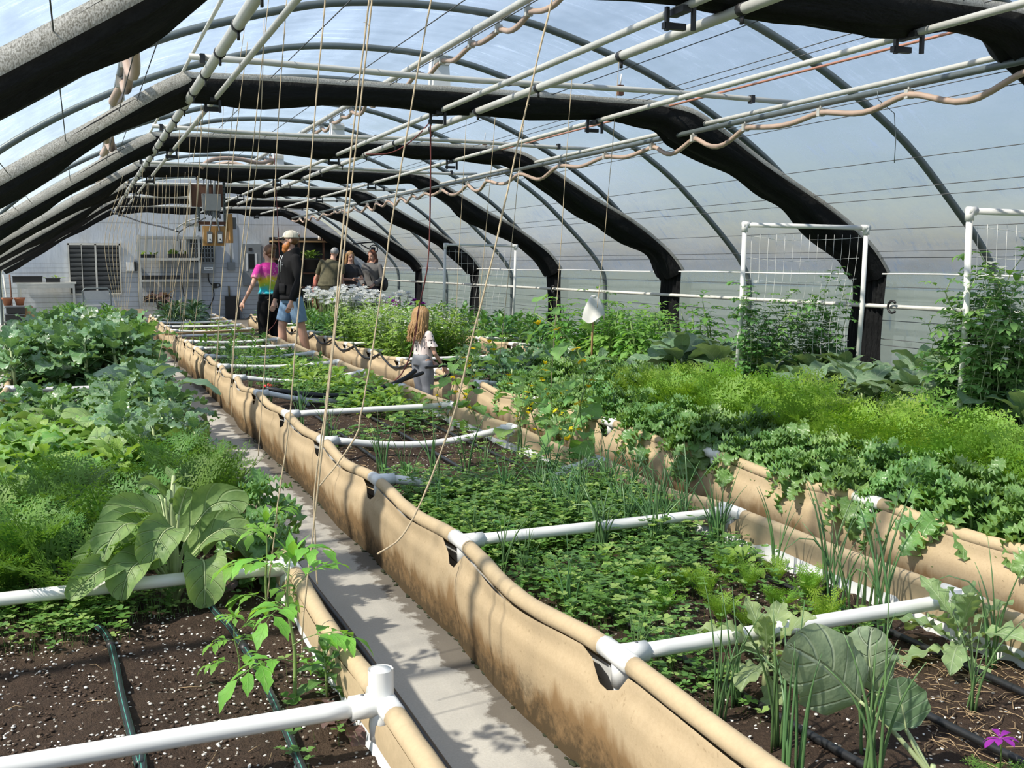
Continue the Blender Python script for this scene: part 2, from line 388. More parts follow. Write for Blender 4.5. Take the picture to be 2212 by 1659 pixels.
def wx(x, y, a=1.0): return noise.noise(Vector((x * 1.3, y * .7, 3.1))) * .02 * a
rr = random.Random(3)
ys = [YF + i * .3 for i in range(int((YB - YF) / .3) + 1)]
roofp = [p for p in ARCH if p[1] >= 1.1]
mb = MB()
rows = []
for y in ys:
    row = []
    for (x, z) in roofp:
        d = Vector((x - XMID, 0, (z - .9) * 1.6)).normalized()
        o = .045 + .02 * noise.noise(Vector((x * 1.2, y * 1.6, z * 1.2)))
        row.append((x + d.x * o, y, z + d.z * o))
    rows.append(row)
mb.grid(rows); ceil = struct('ceiling', mb, M['film'], True, 'arched translucent plastic film roof of the greenhouse'); ceil['category'] = 'roof'
zl = roofp[0][1]
for nm, x, sgn, lab in (('wall_left', XL - .05, -1, 'low left side wall of translucent film'), ('wall_right', XR + .05, 1, 'low right side wall of translucent film')):
    mb = MB(); mb.grid([[(x + .015 * noise.noise(Vector((y, z * 2, 1))), y, z) for z in (0, .3, .6, .9, zl + .02)] for y in ys])
    o = struct(nm, mb, M['filmwall'], True, lab); o['category'] = 'wall'
# floor and outside ground
mb = MB(); mb.box((XMID, (YB + YF) / 2, -.04), (XR - XL + .3, YB - YF + .4, .08)); o = struct('floor', mb, M['concrete'], label='bare concrete floor of the aisles'); o['category'] = 'floor'
grassm = simple('outside_grass', (.13, .15, .11), .9, 0, .35, .6)
mb = MB(); mb.box((0, 60, -.2), (300, 300, .2)); o = struct('ground', mb, grassm, label='grass outside the greenhouse'); o['category'] = 'ground'

# ---------------------------------------------------------------- end wall
def wallmat():
    m_, nt, b = newmat('end_wall_white'); sp = N(nt, 'ShaderNodeSeparateXYZ'); nt.links.new(coords(nt), sp.inputs[0])
    w = math_(nt, 'FRACT', math_(nt, 'MULTIPLY', sp.outputs[2], 8.5)); gap = math_(nt, 'LESS_THAN', w, .14)
    low = math_(nt, 'LESS_THAN', sp.outputs[2], 1.42)
    vec = coords(nt, 'Object', (6, 1, .8)); streak = noise_(nt, 2.2, 6, .7, vec); n2 = noise_(nt, 1.1, 5, .65, coords(nt))
    c = mixc(nt, streak, (.44, .49, .56), (.68, .71, .74)); c = mixc(nt, math_(nt, 'MULTIPLY', ramp(nt, n2, .45, .72), .6), c, (.50, .48, .42))
    c = mixc(nt, math_(nt, 'MULTIPLY', math_(nt, 'MULTIPLY', gap, low), .55), c, (.2, .2, .19))
    sx = math_(nt, 'ABSOLUTE', math_(nt, 'SUBTRACT', sp.outputs[0], 1.33)); seam = math_(nt, 'LESS_THAN', sx, .02)
    sx2 = math_(nt, 'ABSOLUTE', math_(nt, 'SUBTRACT', sp.outputs[0], 3.75)); seam = math_(nt, 'MAXIMUM', seam, math_(nt, 'LESS_THAN', sx2, .02))
    sz = math_(nt, 'ABSOLUTE', math_(nt, 'SUBTRACT', math_(nt, 'ADD', sp.outputs[2], math_(nt, 'MULTIPLY', n2, .05)), 2.42)); seam = math_(nt, 'MAXIMUM', seam, math_(nt, 'LESS_THAN', sz, .015))
    c = mixc(nt, math_(nt, 'MULTIPLY', seam, .45), c, (.22, .22, .21))
    nt.links.new(c, b.inputs['Base Color']); b.inputs['Roughness'].default_value = .55; bump(nt, b, math_(nt, 'SUBTRACT', streak, math_(nt, 'MULTIPLY', gap, low)), .3, .02); return m_
mb = MB(); P = [(x, z) for x, z in ARCH]
n = len(P); mb.add([(x, YB, z) for x, z in P] + [(x, YB + .12, z) for x, z in P], [tuple(range(n)), tuple(range(2 * n - 1, n - 1, -1))] + [(i, i + n, (i + 1) % n + n, (i + 1) % n) for i in range(n)])
o = struct('wall_back', mb, wallmat(), label='white painted end wall with boarded lower half'); o['category'] = 'wall'

# louvred opening in the end wall
a = ony(147, 525, YB); b_ = ony(263, 640, YB)
def rect(px0, py0, px1, py1, y):
    a = ony(px0, py0, y); b_ = ony(px1, py1, y); return a.x, b_.x, b_.z, a.z
x0, x1, z0, z1 = rect(147, 527, 262, 634, YB)
w = bpy.data.objects.new('window_1', None); COL.objects.link(w); w['kind'] = 'structure'; w['label'] = 'dark louvred vent window in the end wall'; w['category'] = 'window'
w.location = ((x0 + x1) / 2, YB - .02, z0); cx_ = (x0 + x1) / 2
mb = MB(); hw = (x1 - x0) / 2; H = z1 - z0
for dx, dz, sx, sz in ((-hw, H / 2, .03, H + .03), (hw, H / 2, .03, H + .03), (0, 0, 2 * hw, .03), (0, H, 2 * hw + .06, .05), (hw * .05, H / 2, .04, H), (-hw * .5, H / 2, .015, H)):
    mb.box((dx, -.03, dz), (sx, .06, sz))
part('window_frame', mb, M['pvc_old'], w, False)
mb = MB(); mb.box((0, .012, H / 2), (2 * hw, .01, H)); part('opening', mb, M['glass_dark'], w, False)
mb = MB()
for i in range(11): mb.box((0, -.012, H * (i + .5) / 11), (2 * hw - .05, .006, H / 15), rx=.6)
part('louvre_slats', mb, M['greydark'], w, False)

# hoops
HOOPY = [2.9, 6.5, 10.05, 13.65, 17.25, 20.85, 24.45]
i_all = sorted([(y, 'plain') for y in HOOPY] + [(y + 0, 'shade') for y in (4.7, 8.25, 11.85, 15.45, 19.05, 22.65, 26.3)])
base_h = None
for i, (y, k) in enumerate(i_all):
    if base_h is None:
        mb = MB(); mb.tube([(x, 0, z) for x, z in ARCH], .031, 10); base_h = link('hoop_arch', mb.mesh('hoop_arch', M['galv']))
        o = base_h
    else:
        o = base_h.copy(); COL.objects.link(o)
    o.location = (0, y, 0)
    tag(o, 'grey steel hoop arch under the film, %s of its row to the camera' % nth(i), 'arch', 'steel hoop arches of the greenhouse')

# shade curtains gathered along the hoops
def curtain(y, idx, seed):
    r = random.Random(seed)
    t = thing('shade_curtain', 'black gathered shade curtain slung across the house, %s of the row to the camera' % nth(idx), 'curtain', (0, y, 2.7), 0, 'gathered black shade curtains')
    P = CURT; acc = [0]
    for a, b in zip(P, P[1:]): acc.append(acc[-1] + math.hypot(b[0] - a[0], b[1] - a[1]))
    rows = []; srows = []; k = 18
    for i, (x, z) in enumerate(P):
        a, b = P[max(0, i - 1)], P[min(len(P) - 1, i + 1)]
        tx, tz = b[0] - a[0], b[1] - a[1]; l = math.hypot(tx, tz); nx, nz = tz / l, -tx / l     # inward normal
        s = acc[i]; slope = abs(tz / l)
        wv = .5 + .5 * math.sin(s * 3.3 + seed); w2 = noise.noise(Vector((s * 2.1, seed, 0)))
        rt = sm(.1, .4, -tz / l); dep = (.13 + .05 * wv + .05 * w2) * (1 - .25 * slope + .35 * rt); wid = .13 + .05 * slope + .02 * w2 + .07 * rt
        row = []
        for j in range(k):
            if j < 6: u = j / 5; yy = lerp(-wid, wid, u); nn = -.02 + .012 * math.sin(j * 2.5 + s * 5)
            else:
                u = (j - 5) / (k - 5); an = PI * u
                yy = wid * math.cos(an) * (1.02 + .1 * math.sin(j * 2.4 + s)); nn = dep * math.sin(an) ** .8 * (.9 + .14 * math.sin(j * 3.9 + 1.7 * w2 + s * .8))
            row.append((x + nx * nn, yy, z + nz * nn - 2.7))
        rows.append(row)
        off = .02 * w2; lf = sm(.15, .45, tz / l); hh = .012 + .03 * lf
        srows.append([(x + nx * q, -wid - .025 - off * .4 + dy, z + nz * q - 2.7) for q, dy in ((-.03 - .02 * lf, .01 + .04 * lf), (-.025 - .01 * lf, .004 + .03 * lf), (hh * .4, 0), (hh, .004 + .006 * w2))])
    mb = MB(); mb.grid(rows, closed=True); part('cloth', mb, M['shade'], t)
    mb = MB(); mb.grid(srows); part('hem_strip', mb, M['strip'], t, label='pale silvery upper edge of the cloth')
    # hanging end on the right wall
    mb = MB(); rws = []
    for q in range(9):
        z = 1.32 - q * .135; wdt = .25 * (1 - .12 * math.sin(q * .45)) + .012 * math.sin(q + seed)
        row = []
        for j in range(41):
            u = j / 40 * 2 - 1
            row.append((7.09 - .05 * (1 - u * u) + .016 * math.sin(j * 1.25 + .2 * q + seed), u * wdt + .02 * math.sin(q * .8 + seed), z - 2.7))
        rws.append(row)
    mb.grid(rws)
    sd = part('hanging_end', mb, M['shade'], t, label='pleated black end hanging down the side wall')
    # hangers below the flat run
    for hx in (.95, 2.68, 4.08, 4.95):
        mb = MB(); mb.box((hx, 0, -.11), (.05, .14, .03)); mb.box((hx + .045, -.05, -.14), (.018, .02, .13)); mb.box((hx - .045, .04, -.14), (.018, .02, .11)); mb.box((hx, .05, -.17), (.12, .03, .03))
        part('hanger_bracket', mb, M['blackmetal'], t, False)
    return t
CURTY = [4.35, 7.95, 11.6, 15.2, 18.85, 22.45, 26.1]
for i, y in enumerate(CURTY): curtain(y, i, 2.0 + i * 1.7)

# curtain support wires, running the length of the house
mb = MB(); mb.tube([(0, .5, 0), (0, YB, 0)], .0032, 5); wm = mb.mesh('support_wire', M['wire'])
for x in (-.55, -.42, -.05, .42, .30, 1.35, 1.9, 2.25, 3.35, 3.6, 4.3, 4.45, 5.2, 5.32, 5.85, 6.22, 6.34, 6.72, 6.95, 7.0):
    o = link('support_wire', wm, None, (x, 0, at_x(CURT, x) + .012)); tag(o, 'thin dark wire strung lengthwise under the film', 'wire', 'curtain support wires')
for z in (.62, .68, .86, 1.18):
    o = link('support_wire', wm, None, (7.13, 0, z)); tag(o, 'thin dark wire strung along the low right side wall', 'wire', 'side wall wires')
mb = MB(); mb.tube([(7.05, y, 1.31 - .012 * math.sin(PI * ((y / 3.6) % 1))) for y in [1 + .4 * i for i in range(64)]], .009, 6)
tag(part('cord', mb, M['pvc'], None), 'white cord running along the right side wall where it meets the roof', 'cord')
mb = MB(); mb.tube([(7.03, 1, 1.0), (7.03, YB - .1, 1.0)], .021, 8); o = part('side_rail', mb, M['pvc_old'])
tag(o, 'old white pipe rail along the right side wall below the cord', 'rail')
for i, y in enumerate((7.5, 15.0, 18.6)):
    mb = MB(); mb.tube([(6.98, y + .055 * math.cos(a * PI / 8), 1.0 + .055 * math.sin(a * PI / 8)) for a in range(-6, 7)], .012, 6)
    part('pipe_hook', mb, M['black'], o, label='black hook clipped on the rail')

# ---------------------------------------------------------------- pipes and hoses overhead
def pipe(name, label, cat, x, z, r, mat, y0=1.5, y1=25.5, n=10, clips=0, clipmat='blackmetal', group=None, x1=None, z1=None):
    x1 = x if x1 is None else x1; z1 = z if z1 is None else z1
    mb = MB(); mb.tube([(lerp(x, x1, i / 20), lerp(y0, y1, i / 20), lerp(z, z1, i / 20)) for i in range(21)], r, n)
    o = part(name, mb, M[mat]); tag(o, label, cat, group)
    if clips:
        y = y0 + .3
        while y < y1 - .3:
            t = (y - y0) / (y1 - y0); mb = MB(); mb.tube([(lerp(x, x1, t), y - .02, lerp(z, z1, t)), (lerp(x, x1, t), y + .02, lerp(z, z1, t))], r * 1.15, n); mb.box((lerp(x, x1, t), y, lerp(z, z1, t) - r * 1.6), (.012, .02, .05))
            part('pipe_clip', mb, M[clipmat], o); y += clips
    return o
pipe('growing_pipe', 'thick pale pipe running lengthwise overhead at left, tied with black clips and twine', 'pipe', .78, 2.58, .030, 'galv_lite', clips=.72)
pipe('rail_pipe', 'thinner grey pipe running just right of the thick clipped pipe at left', 'pipe', .97, 2.60, .018, 'galv_lite')
pipe('spray_line', 'slim white line running above the thick clipped pipe at left', 'pipe', .74, 2.76, .011, 'pvc_old')
pipe('film_pipe', 'grey pipe running under the film high at left behind the looped tan hose', 'pipe', .34, 2.80, .026, 'galv')
pipe('ridge_pipe', 'grey pipe running lengthwise just under the ridge of the hoops', 'pipe', 3.12, 3.33, .03, 'galv_lite')
pipe('rail_pipe', 'left one of the two pale pipes slung right of the house middle', 'pipe', 2.70, 2.61, .020, 'galv_lite')
pipe('growing_pipe', 'thicker right one of the two pale pipes slung right of the house middle', 'pipe', 2.90, 2.58, .027, 'galv_lite', clips=1.2, x1=3.15, z1=2.66)
pipe('rail_pipe', 'single grey pipe between the middle pipes and the pipes with the brown hose', 'pipe', 4.09, 2.60, .019, 'galv_lite')
pipe('rail_pipe', 'upper pale pipe above the sagging brown hose at right', 'pipe', 4.99, 2.60, .019, 'galv_lite', x1=5.15)
pipe('rail_pipe', 'lower grey pipe directly above the sagging brown hose at right', 'pipe', 4.84, 2.51, .021, 'galv')
pipe('copper_line', 'thin orange copper line overhead at right, above the brown hose', 'pipe', 4.80, 2.74, .009, 'copper', x1=4.45)
def hose(name, label, x, z, r, mat, sag, span, y0, y1, seed, side=0):
    r_ = random.Random(seed); pts = []; y = y0; clips = []
    while y < y1:
        L = span * r_.uniform(.7, 1.3); sg = sag * r_.uniform(.4, 1.3); lx = side * r_.uniform(-1, 1)
        for i in range(10):
            u = i / 10; s = math.sin(PI * u) ** 1.6; pts.append((x + lx * s + .012 * math.sin(y + u * 6), y + L * u, z - sg * s))
        clips.append(y); y += L
    mb = MB(); mb.tube(pts, r, 8); o = part(name, mb, M[mat]); tag(o, label, 'hose')
    for c in clips:
        mb = MB(); mb.box((x, c, z + r * .2), (r * 2.6, .03, r * 2.8)); mb.box((x, c, z + r * 2.2), (.014, .012, r * 3)); part('hose_clip', mb, M['galv_lite'], o, False)
    return o
hose('heating_hose', 'brown hose sagging between clips under the pipes at right', 4.83, 2.45, .020, 'tanhose', .085, .85, 1.6, 25, 5)
hose('heating_hose', 'tan hose clipped in waves under the ridge pipe', 3.17, 3.26, .022, 'tanhose', .07, .6, 1.6, 25, 8)
hose('heating_hose', 'thick tan hose looping under the film high at left', .35, 2.74, .032, 'tanhose', .13, .8, 5.4, 22, 12, .07)
# transverse bars resting on the lengthwise pipes
for i, y in enumerate((3.35, 7.0, 10.6, 14.2, 17.8, 21.4, 25.0)):
    mb = MB(); mb.tube([(lerp(.70, 5.38, k / 10), y + .02 * math.sin(k), 2.70 + .012 * math.sin(k * .9 + i)) for k in range(11)], .021, 10)
    o = part('cross_pipe', mb, M['galv_lite']); tag(o, 'pale pipe lying straight across the house on the overhead pipes, %s to the camera' % nth(i), 'pipe', 'cross pipes overhead')
    for hx in (.78, 2.9, 4.99):
        mb = MB(); mb.box((hx, y, 2.70), (.03, .055, .06)); part('pipe_clip', mb, M['blackmetal'], o, False)
# white housings under the ridge
for i, (px, py0, py1, y) in enumerate(((955, 112, 188, 10.0), (731, 262, 306, 13.6), (602, 327, 370, 17.2))):
    a = ony(px, py0, y); b_ = ony(px, py1, y); h = a.z - b_.z; w_ = .17
    t = thing('light_housing', 'white square housing hanging under the ridge, %s to the camera' % nth(i), 'lamp', (a.x, y + .1, b_.z), 0, 'white housings under the ridge')
    mb = MB(); rows = [((-w_ / 2) * q, z) for q, z in ((1, 0), (.9, h * .5), (.8, h))]
    mb.loft([((0, 0, 0), w_ * .75, w_ * .75, PI / 4), ((0, 0, h * .6), w_ * .68, w_ * .68, PI / 4), ((0, 0, h * .95), w_ * .6, w_ * .6, PI / 4)], 4); part('body', mb, M['white'], t, False)
    mb = MB(); mb.box((0, -.09, h * .72), (w_ * .95, .02, .05)); part('label_plate', mb, M['pvc_old'], t, False)
    mb = MB(); mb.tube([(-.05, 0, h * .95), (-.05, 0, 3.36 - b_.z)], .006, 5); mb.tube([(.05, 0, h * .95), (.05, 0, 3.36 - b_.z)], .006, 5); part('hanging_hook', mb, M['galv_lite'], t)
# small brown blocks tied on hoops
for i, (px, py, y) in enumerate(((1340, 195, 8.2), (1047, 312, 11.8))):
    p = ony(px, py, y); mb = MB(); mb.box((p.x, y, p.z), (.05, .04, .09)); o = part('wood_block', mb, M['woodbrown'], None, False); tag(o, 'small wooden block tied to a hoop, %s of the two to the camera' % ('nearest' if i == 0 else 'farthest'), 'block')
    mb = MB(); mb.tube([(p.x, y, p.z + .04), (p.x + .01, y, p.z + .14)], .006, 5); part('tie', mb, M['white'], o)
# hook wire dangling from the brown hose
mb = MB(); q = [(1895, 195), (1897, 215), (1932, 245), (1935, 300), (1932, 352)]
mb.tube([ony(a, b, 5.35) for a, b in q], .0028, 5); tag(part('wire_hook', mb, M['galv']), 'bent wire hook dangling from the brown hose at right', 'hook')

# ---------------------------------------------------------------- light
def sky():
    w = bpy.data.worlds.new('sky'); sc.world = w; w.use_nodes = True; nt = w.node_tree; bg = nt.nodes['Background']
    tc = N(nt, 'ShaderNodeTexCoord'); sk = N(nt, 'ShaderNodeTexSky', sky_type='NISHITA'); sk.sun_disc = False; sk.sun_elevation = math.radians(44); sk.sun_rotation = math.radians(-60)
    sk.air_density = 1.0; sk.dust_density = 1.2; sk.ozone_density = 1.0
    mp = N(nt, 'ShaderNodeMapping'); mp.inputs['Scale'].default_value = (1.2, 1.2, 3); nt.links.new(tc.outputs['Generated'], mp.inputs[0])
    cl = ramp(nt, noise_(nt, 2.2, 6, .6, mp.outputs[0]), .48, .72)
    hs = N(nt, 'ShaderNodeHueSaturation'); hs.inputs['Saturation'].default_value = .9; nt.links.new(sk.outputs[0], hs.inputs['Color'])
    c = mixc(nt, math_(nt, 'MULTIPLY', cl, .45), hs.outputs[0], (6.4, 7.1, 8.2))
    nt.links.new(c, bg.inputs[0]); bg.inputs[1].default_value = SKY_STRENGTH
SKY_STRENGTH = .125
sky()
sd = bpy.data.lights.new('sun', 'SUN'); so = bpy.data.objects.new('sun', sd); COL.objects.link(so)
sd.energy = 8.0; sd.angle = math.radians(1.4); sd.color = (1, .93, .82)
so.rotation_euler = Vector((-.64, -.12, .74)).to_track_quat('Z', 'Y').to_euler()
sc.view_settings.view_transform = 'Standard'; sc.view_settings.look = 'None'; sc.view_settings.exposure = 0; sc.view_settings.gamma = 1
sc.view_settings.use_curve_mapping = False
cy = sc.cycles; cy.use_adaptive_sampling = True; cy.adaptive_threshold = .035; cy.max_bounces = 5; cy.diffuse_bounces = 3; cy.glossy_bounces = 2; cy.transmission_bounces = 3; cy.transparent_max_bounces = 10
cy.caustics_reflective = False; cy.caustics_refractive = False; cy.sample_clamp_indirect = 6
try: cy.use_denoising = True
except Exception: pass
# ---------------------------------------------------------------- raised beds
ZT = .37
def soil_z(x, y): return .245 + .02 * noise.noise(Vector((x * 2.2, y * 2.2, 0))) + .012 * noise.noise(Vector((x * 7, y * 7, 4)))
def make_bed(label, x0, x1, y0, y1, cross, seed, bars=None, sag=.022):
    r = random.Random(seed); bars = bars or {}
    t = thing('raised_bed', label, 'garden bed', ((x0 + x1) / 2, y0, 0)); ox, oy = (x0 + x1) / 2, y0
    ys_ = [y0]; 
    sags = {}
    cr = sorted(cross)
    def fr(y):
        a = y0
        for c in cr:
            if y < c: return (y - a) / (c - a), round(a, 2)
            a = c
        return (y - a) / max(.3, y1 - a), round(a, 2)
    def rail(y, side):
        f, k = fr(y); key = (k, side)
        if key not in sags: sags[key] = (r.uniform(.5, 1.5) * sag, r.uniform(-.2, 1.0) * .03)
        s, b = sags[key]; q = math.sin(PI * max(0, min(1, f))) ** 2
        return (side * b * q, ZT - s * q)
    ylist = []; y = y0
    while y < y1: ylist.append(y); y += .05 if y < 16 else .08
    ylist.append(y1)
    for side, xs in ((-1, x0), (1, x1)):
        # outer liner
        rows = []
        for y in ylist:
            dx, zr = rail(y, side); dc = min(abs(y - c) for c in cr); notch = 1 - sm(.03, .12, dc)
            top = zr - .012 - .075 * notch; row = []
            bul = .035 + .018 * noise.noise(Vector((y * 1.3, xs, seed)))
            for j in range(19):
                u = j / 18; z = top * (1 - u)
                q = z / ZT; o = .027 * (1 - .5 * notch) * (1 - u * .3) + bul * math.sin(PI * min(1, (1 - q) * 1.05)) + (.02 * (1 - sm(0, .1, z)))
                for zz in (.075, .092, .108): o += .0035 * math.exp(-((zr - z - zz) / .005) ** 2)
                o -= .009 * math.exp(-((zr - z - .055) / .02) ** 2)
                o += .006 * noise.noise(Vector((y * 5, z * 4, xs)))
                row.append((xs + dx + side * o - ox, y - oy, z))
            rows.append(row)
        # finer vertical sampling near the top comes from the sleeve overlap
        mb = MB(); mb.grid(rows); part('liner', mb, M['liner'], t)
        # inner flap and white inner liner
        rows = []; rows2 = []
        for y in ylist:
            dx, zr = rail(y, side); dc = min(abs(y - c) for c in cr); notch = 1 - sm(.03, .1, dc)
            w_ = .006 * noise.noise(Vector((y * 6, xs, 2)))
            rows.append([(xs + dx - side * (.030 + w_ * .3) - ox, y - oy, zr - .075 * notch * .6), (xs + dx - side * (.034 + w_) - ox, y - oy, zr - .05 - .02 * notch), (xs + dx - side * .03 - ox, y - oy, zr - .085 + w_)])
            rows2.append([(xs - side * (.022 + w_) - ox, y - oy, zr - .06), (xs - side * (.03 + w_ * 1.5) - ox, y - oy, zr - .11), (xs - side * .04 - ox, y - oy, .2)])
        mb = MB(); mb.grid(rows); part('inner_flap', mb, M['sleeve'], t, label='tan flap folded over the inside')
        mb = MB(); mb.grid(rows2); part('inner_liner', mb, M['innerwhite'], t, label='white inside face of the liner')
        # rail pipe and fabric sleeves
        mb = MB(); mb.tube([(xs + rail(y, side)[0] - ox, y - oy, rail(y, side)[1]) for y in ylist], .021, 10); part('rail', mb, M['pvc'], t)
        ends = [y0] + cr + [y1]
        mb = MB()
        for a, b in zip(ends, ends[1:]):
            a2 = a + (.085 if a in cr else 0); b2 = b - (.085 if b in cr else 0)
            if b2 - a2 < .1: continue
            k = max(4, int((b2 - a2) / .06)); pts = []
            for i in range(k + 1):
                y = lerp(a2, b2, i / k); dx, zr = rail(y, side); pts.append((xs + dx + .003 * noise.noise(Vector((y * 9, 0, 1))) - ox, y - oy, zr))
            mb.tube(pts, [.0275 + .002 * noise.noise(Vector((p[1] * 8, xs, 5))) for p in pts], 12)
        part('sleeve', mb, M['sleeve'], t, label='tan fabric sleeve around the rail')
        for c in cr:
            mb = MB(); mb.tube([(xs - ox, c - .075 - oy, ZT), (xs - ox, c + .075 - oy, ZT)], .0285, 12)
            mb.tube([(xs - ox, c - oy, ZT), (xs - side * .085 - ox, c - oy, ZT)], .0285, 12)
            mb.tube([(xs - side * .01 - ox, c - oy, ZT), (xs - side * .012 - ox, c - oy, ZT - .085)], .0275, 12)
            part('pipe_fitting', mb, M['pvc'], t)
            if c < 14:
                mb = MB(); mb.ell((xs - side * .055 - ox, c - oy, ZT + .0285), (.005, .005, .002), 8, 4); part('screw', mb, M['greydark'], t)
                mb = MB(); mb.tube([(xs - side * .012 - ox, c - oy, ZT - .08), (xs - side * .016 - ox, c - oy, .16)], .022, 10); part('post', mb, M['pvc'], t)
    for c in cr:
        st = bars.get(round(c, 2), 'bow')
        a, b = x0 + .07 - ox, x1 - .07 - ox; mb = MB()
        if st == 'broken':
            mb.tube([(a, c - oy, ZT), (a + .12, c - oy - .02, ZT - .02), (a + .30, c - oy - .1, ZT - .07), (a + .42, c - oy - .16, ZT - .12)], .0215, 10)
            mb2 = MB(); mb2.tube([(b, c - oy, ZT), (b - .14, c - oy - .01, ZT - .03), (b - .27, c - oy - .05, ZT - .09), (b - .38, c - oy - .08, ZT - .15)], .0215, 10)
            part('crossbar', mb, M['pvc'], t, label='broken crossbar stub'); part('crossbar', mb2, M['pvc'], t, label='broken crossbar stub')
        else:
            bow = {'straight': 0, 'bow': r.uniform(.0, .035), 'sag': .06, 'deep': .09}[st]
            mb.tube([(lerp(a, b, i / 14), c - oy, ZT - bow * math.sin(PI * i / 14)) for i in range(15)], .0215, 10); part('crossbar', mb, M['pvc'], t)
    return t
def soil(label, x0, x1, y0, y1, step=.045):
    mb = MB(); nx = int((x1 - x0) / step); ny = int((y1 - y0) / step)
    mb.grid([[(lerp(x0, x1, i / nx), lerp(y0, y1, j / ny), soil_z(lerp(x0, x1, i / nx), lerp(y0, y1, j / ny)) + .010 * noise.noise(Vector((i * .9, j * .9, x0))) + .012 * noise.noise(Vector((i * .41, j * .41, x0 + 3)))) for i in range(nx + 1)] for j in range(ny + 1)])
    o = part('potting_soil', mb, M['soil']); tag(o, label, 'soil', None, 'stuff'); return o
BX = {'L': (-.6, .62), 'M': (1.27, 2.475), 'R': (3.15, 4.37), 'F': (5.1, 6.32)}
crL = [1.07 + 1.19 * i for i in range(16)]; crM = [1.11 + 1.195 * i for i in range(18)]; crR = [2.28 + 1.2 * i for i in range(16)]; crF = [2.6 + 1.2 * i for i in range(15)]
crM[1], crM[2], crM[3], crM[4], crM[5], crM[6], crM[7] = 2.31, 3.53, 4.72, 5.9, 7.07, 8.32, 9.55
make_bed('tan fabric raised bed at left with bare soil in its near end', *BX['L'], .6, 19.6, crL, 1, {2.26: 'straight', 3.45: 'straight'})
make_bed('long tan fabric raised bed right of the walkway, with onions between white crossbars', *BX['M'], .9, 21.9, crM, 2,
         {2.31: 'straight', 3.53: 'straight', 4.72: 'broken', 5.9: 'sag', 7.07: 'straight', 8.32: 'deep', 9.55: 'sag'})
make_bed('tan fabric raised bed full of curly kale and carrots', *BX['R'], 1.6, 21.2, crR, 3)
make_bed('tan fabric raised bed along the right side wall, with the pea trellises', *BX['F'], 3.0, 20.7, crF, 4)
soil('dark potting soil with white perlite in the left bed', -.57, .59, 1.2, 19.5, .03)
soil('dark potting soil with perlite and straw in the bed right of the walkway', 1.30, 2.44, 1.0, 21.8, .03)
soil('potting soil under the curly kale and carrots', 3.18, 4.34, 1.7, 21.1, .08)
soil('potting soil in the bed along the right side wall', 5.13, 6.29, 3.1, 20.6, .1)
# loose perlite grains, straw and crumbs on the bare patches
def bits(name, label, mat, areas, size, seed, cat):
    r = random.Random(seed); mb = MB()
    for (x0, x1, y0, y1, n) in areas:
        for _ in range(n):
            x, y = r.uniform(x0, x1), r.uniform(y0, y1); z = soil_z(x, y) + .006
            if name == 'straw':
                a = r.uniform(0, 2 * PI); l = r.uniform(.02, .085); b = r.uniform(-.15, .25)
                mb.tube([(x, y, z), (x + l * .5 * math.cos(a), y + l * .5 * math.sin(a), z + l * b * .4 + .006), (x + l * math.cos(a + .2), y + l * math.sin(a + .2), z + .004)], r.uniform(.0006, .0013), 4)
            else:
                s = size * r.uniform(.5, 1.4); mb.ell((x, y, z - .004), (s, s * r.uniform(.5, .8), s * .4), 5, 3, 0, Matrix.Rotation(r.uniform(0, 3), 3, 'Z') @ Matrix.Rotation(r.uniform(-.6, .6), 3, 'X'))
    o = part(name, mb, M[mat]); tag(o, label, cat, None, 'stuff')
bits('perlite', 'white perlite grains scattered over the bare soil of the near beds', 'perlite', [(-.57, .58, 1.9, 3.5, 1500), (1.35, 2.42, 1.5, 3.4, 700), (1.4, 2.4, 4.6, 7.2, 500)], .0052, 3, 'perlite')
bits('soil_crumbs', 'loose dark soil crumbs on the bare soil of the near beds', 'crumb', [(-.57, .58, 1.9, 3.5, 2600), (1.35, 2.42, 1.5, 3.4, 1300), (1.4, 2.4, 4.6, 7.0, 700)], .0065, 13, 'soil')
bits('straw', 'dry straw strewn over the bed soil right of the walkway', 'straw', [(1.85, 2.42, 1.5, 2.25, 420), (1.4, 2.42, 4.6, 7.6, 300), (-.5, .5, 1.9, 3.4, 30), (1.6, 2.4, 2.3, 3.2, 60)], 0, 4, 'straw')
# drip lines
def drip(label, pts, zoff=.02, mat='drip', r=.0105, grp=None):
    P = catmull([(x, y, soil_z(x, y) + zoff) for x, y in pts], 8); mb = MB(); mb.tube(P, r, 10); o = part('drip_line', mb, M[mat]); tag(o, label, 'irrigation hose', grp)
    mb = MB(); k = len(P) // 2; mb.tube([P[k], P[k + 1]], r * 1.25, 10); part('emitter', mb, M['black'], o); return o
def pz(px, py, z=.26):
    p = onz(px, py, z); return (p.x, p.y)
drip('green striped drip line through the middle of the near bare soil at left', [(.04, .9), pz(310, 1690), pz(300, 1659), pz(262, 1500), pz(248, 1425), pz(225, 1372), pz(150, 1300), (-.1, 5), (-.05, 8), (0, 12)])
drip('green striped drip line beside the tomato seedlings at left', [(.40, .9), pz(662, 1690), pz(648, 1659), pz(608, 1560), pz(560, 1450), pz(500, 1360), pz(440, 1290), (.33, 5), (.35, 8), (.3, 12)])
drip('black drip line along the near rim of the bed right of the walkway', [(1.62, 1.3), (1.58, 2.2), (1.55, 3.2), (1.52, 4.6), (1.55, 6.5), (1.6, 9), (1.6, 12)], mat='rubber')
drip('black drip line down the middle of the bed right of the walkway', [(1.95, 1.3), (1.92, 2.4), (1.96, 3.4), (1.9, 4.8), (1.93, 6.8), (1.95, 9), (1.95, 12)], mat='rubber')
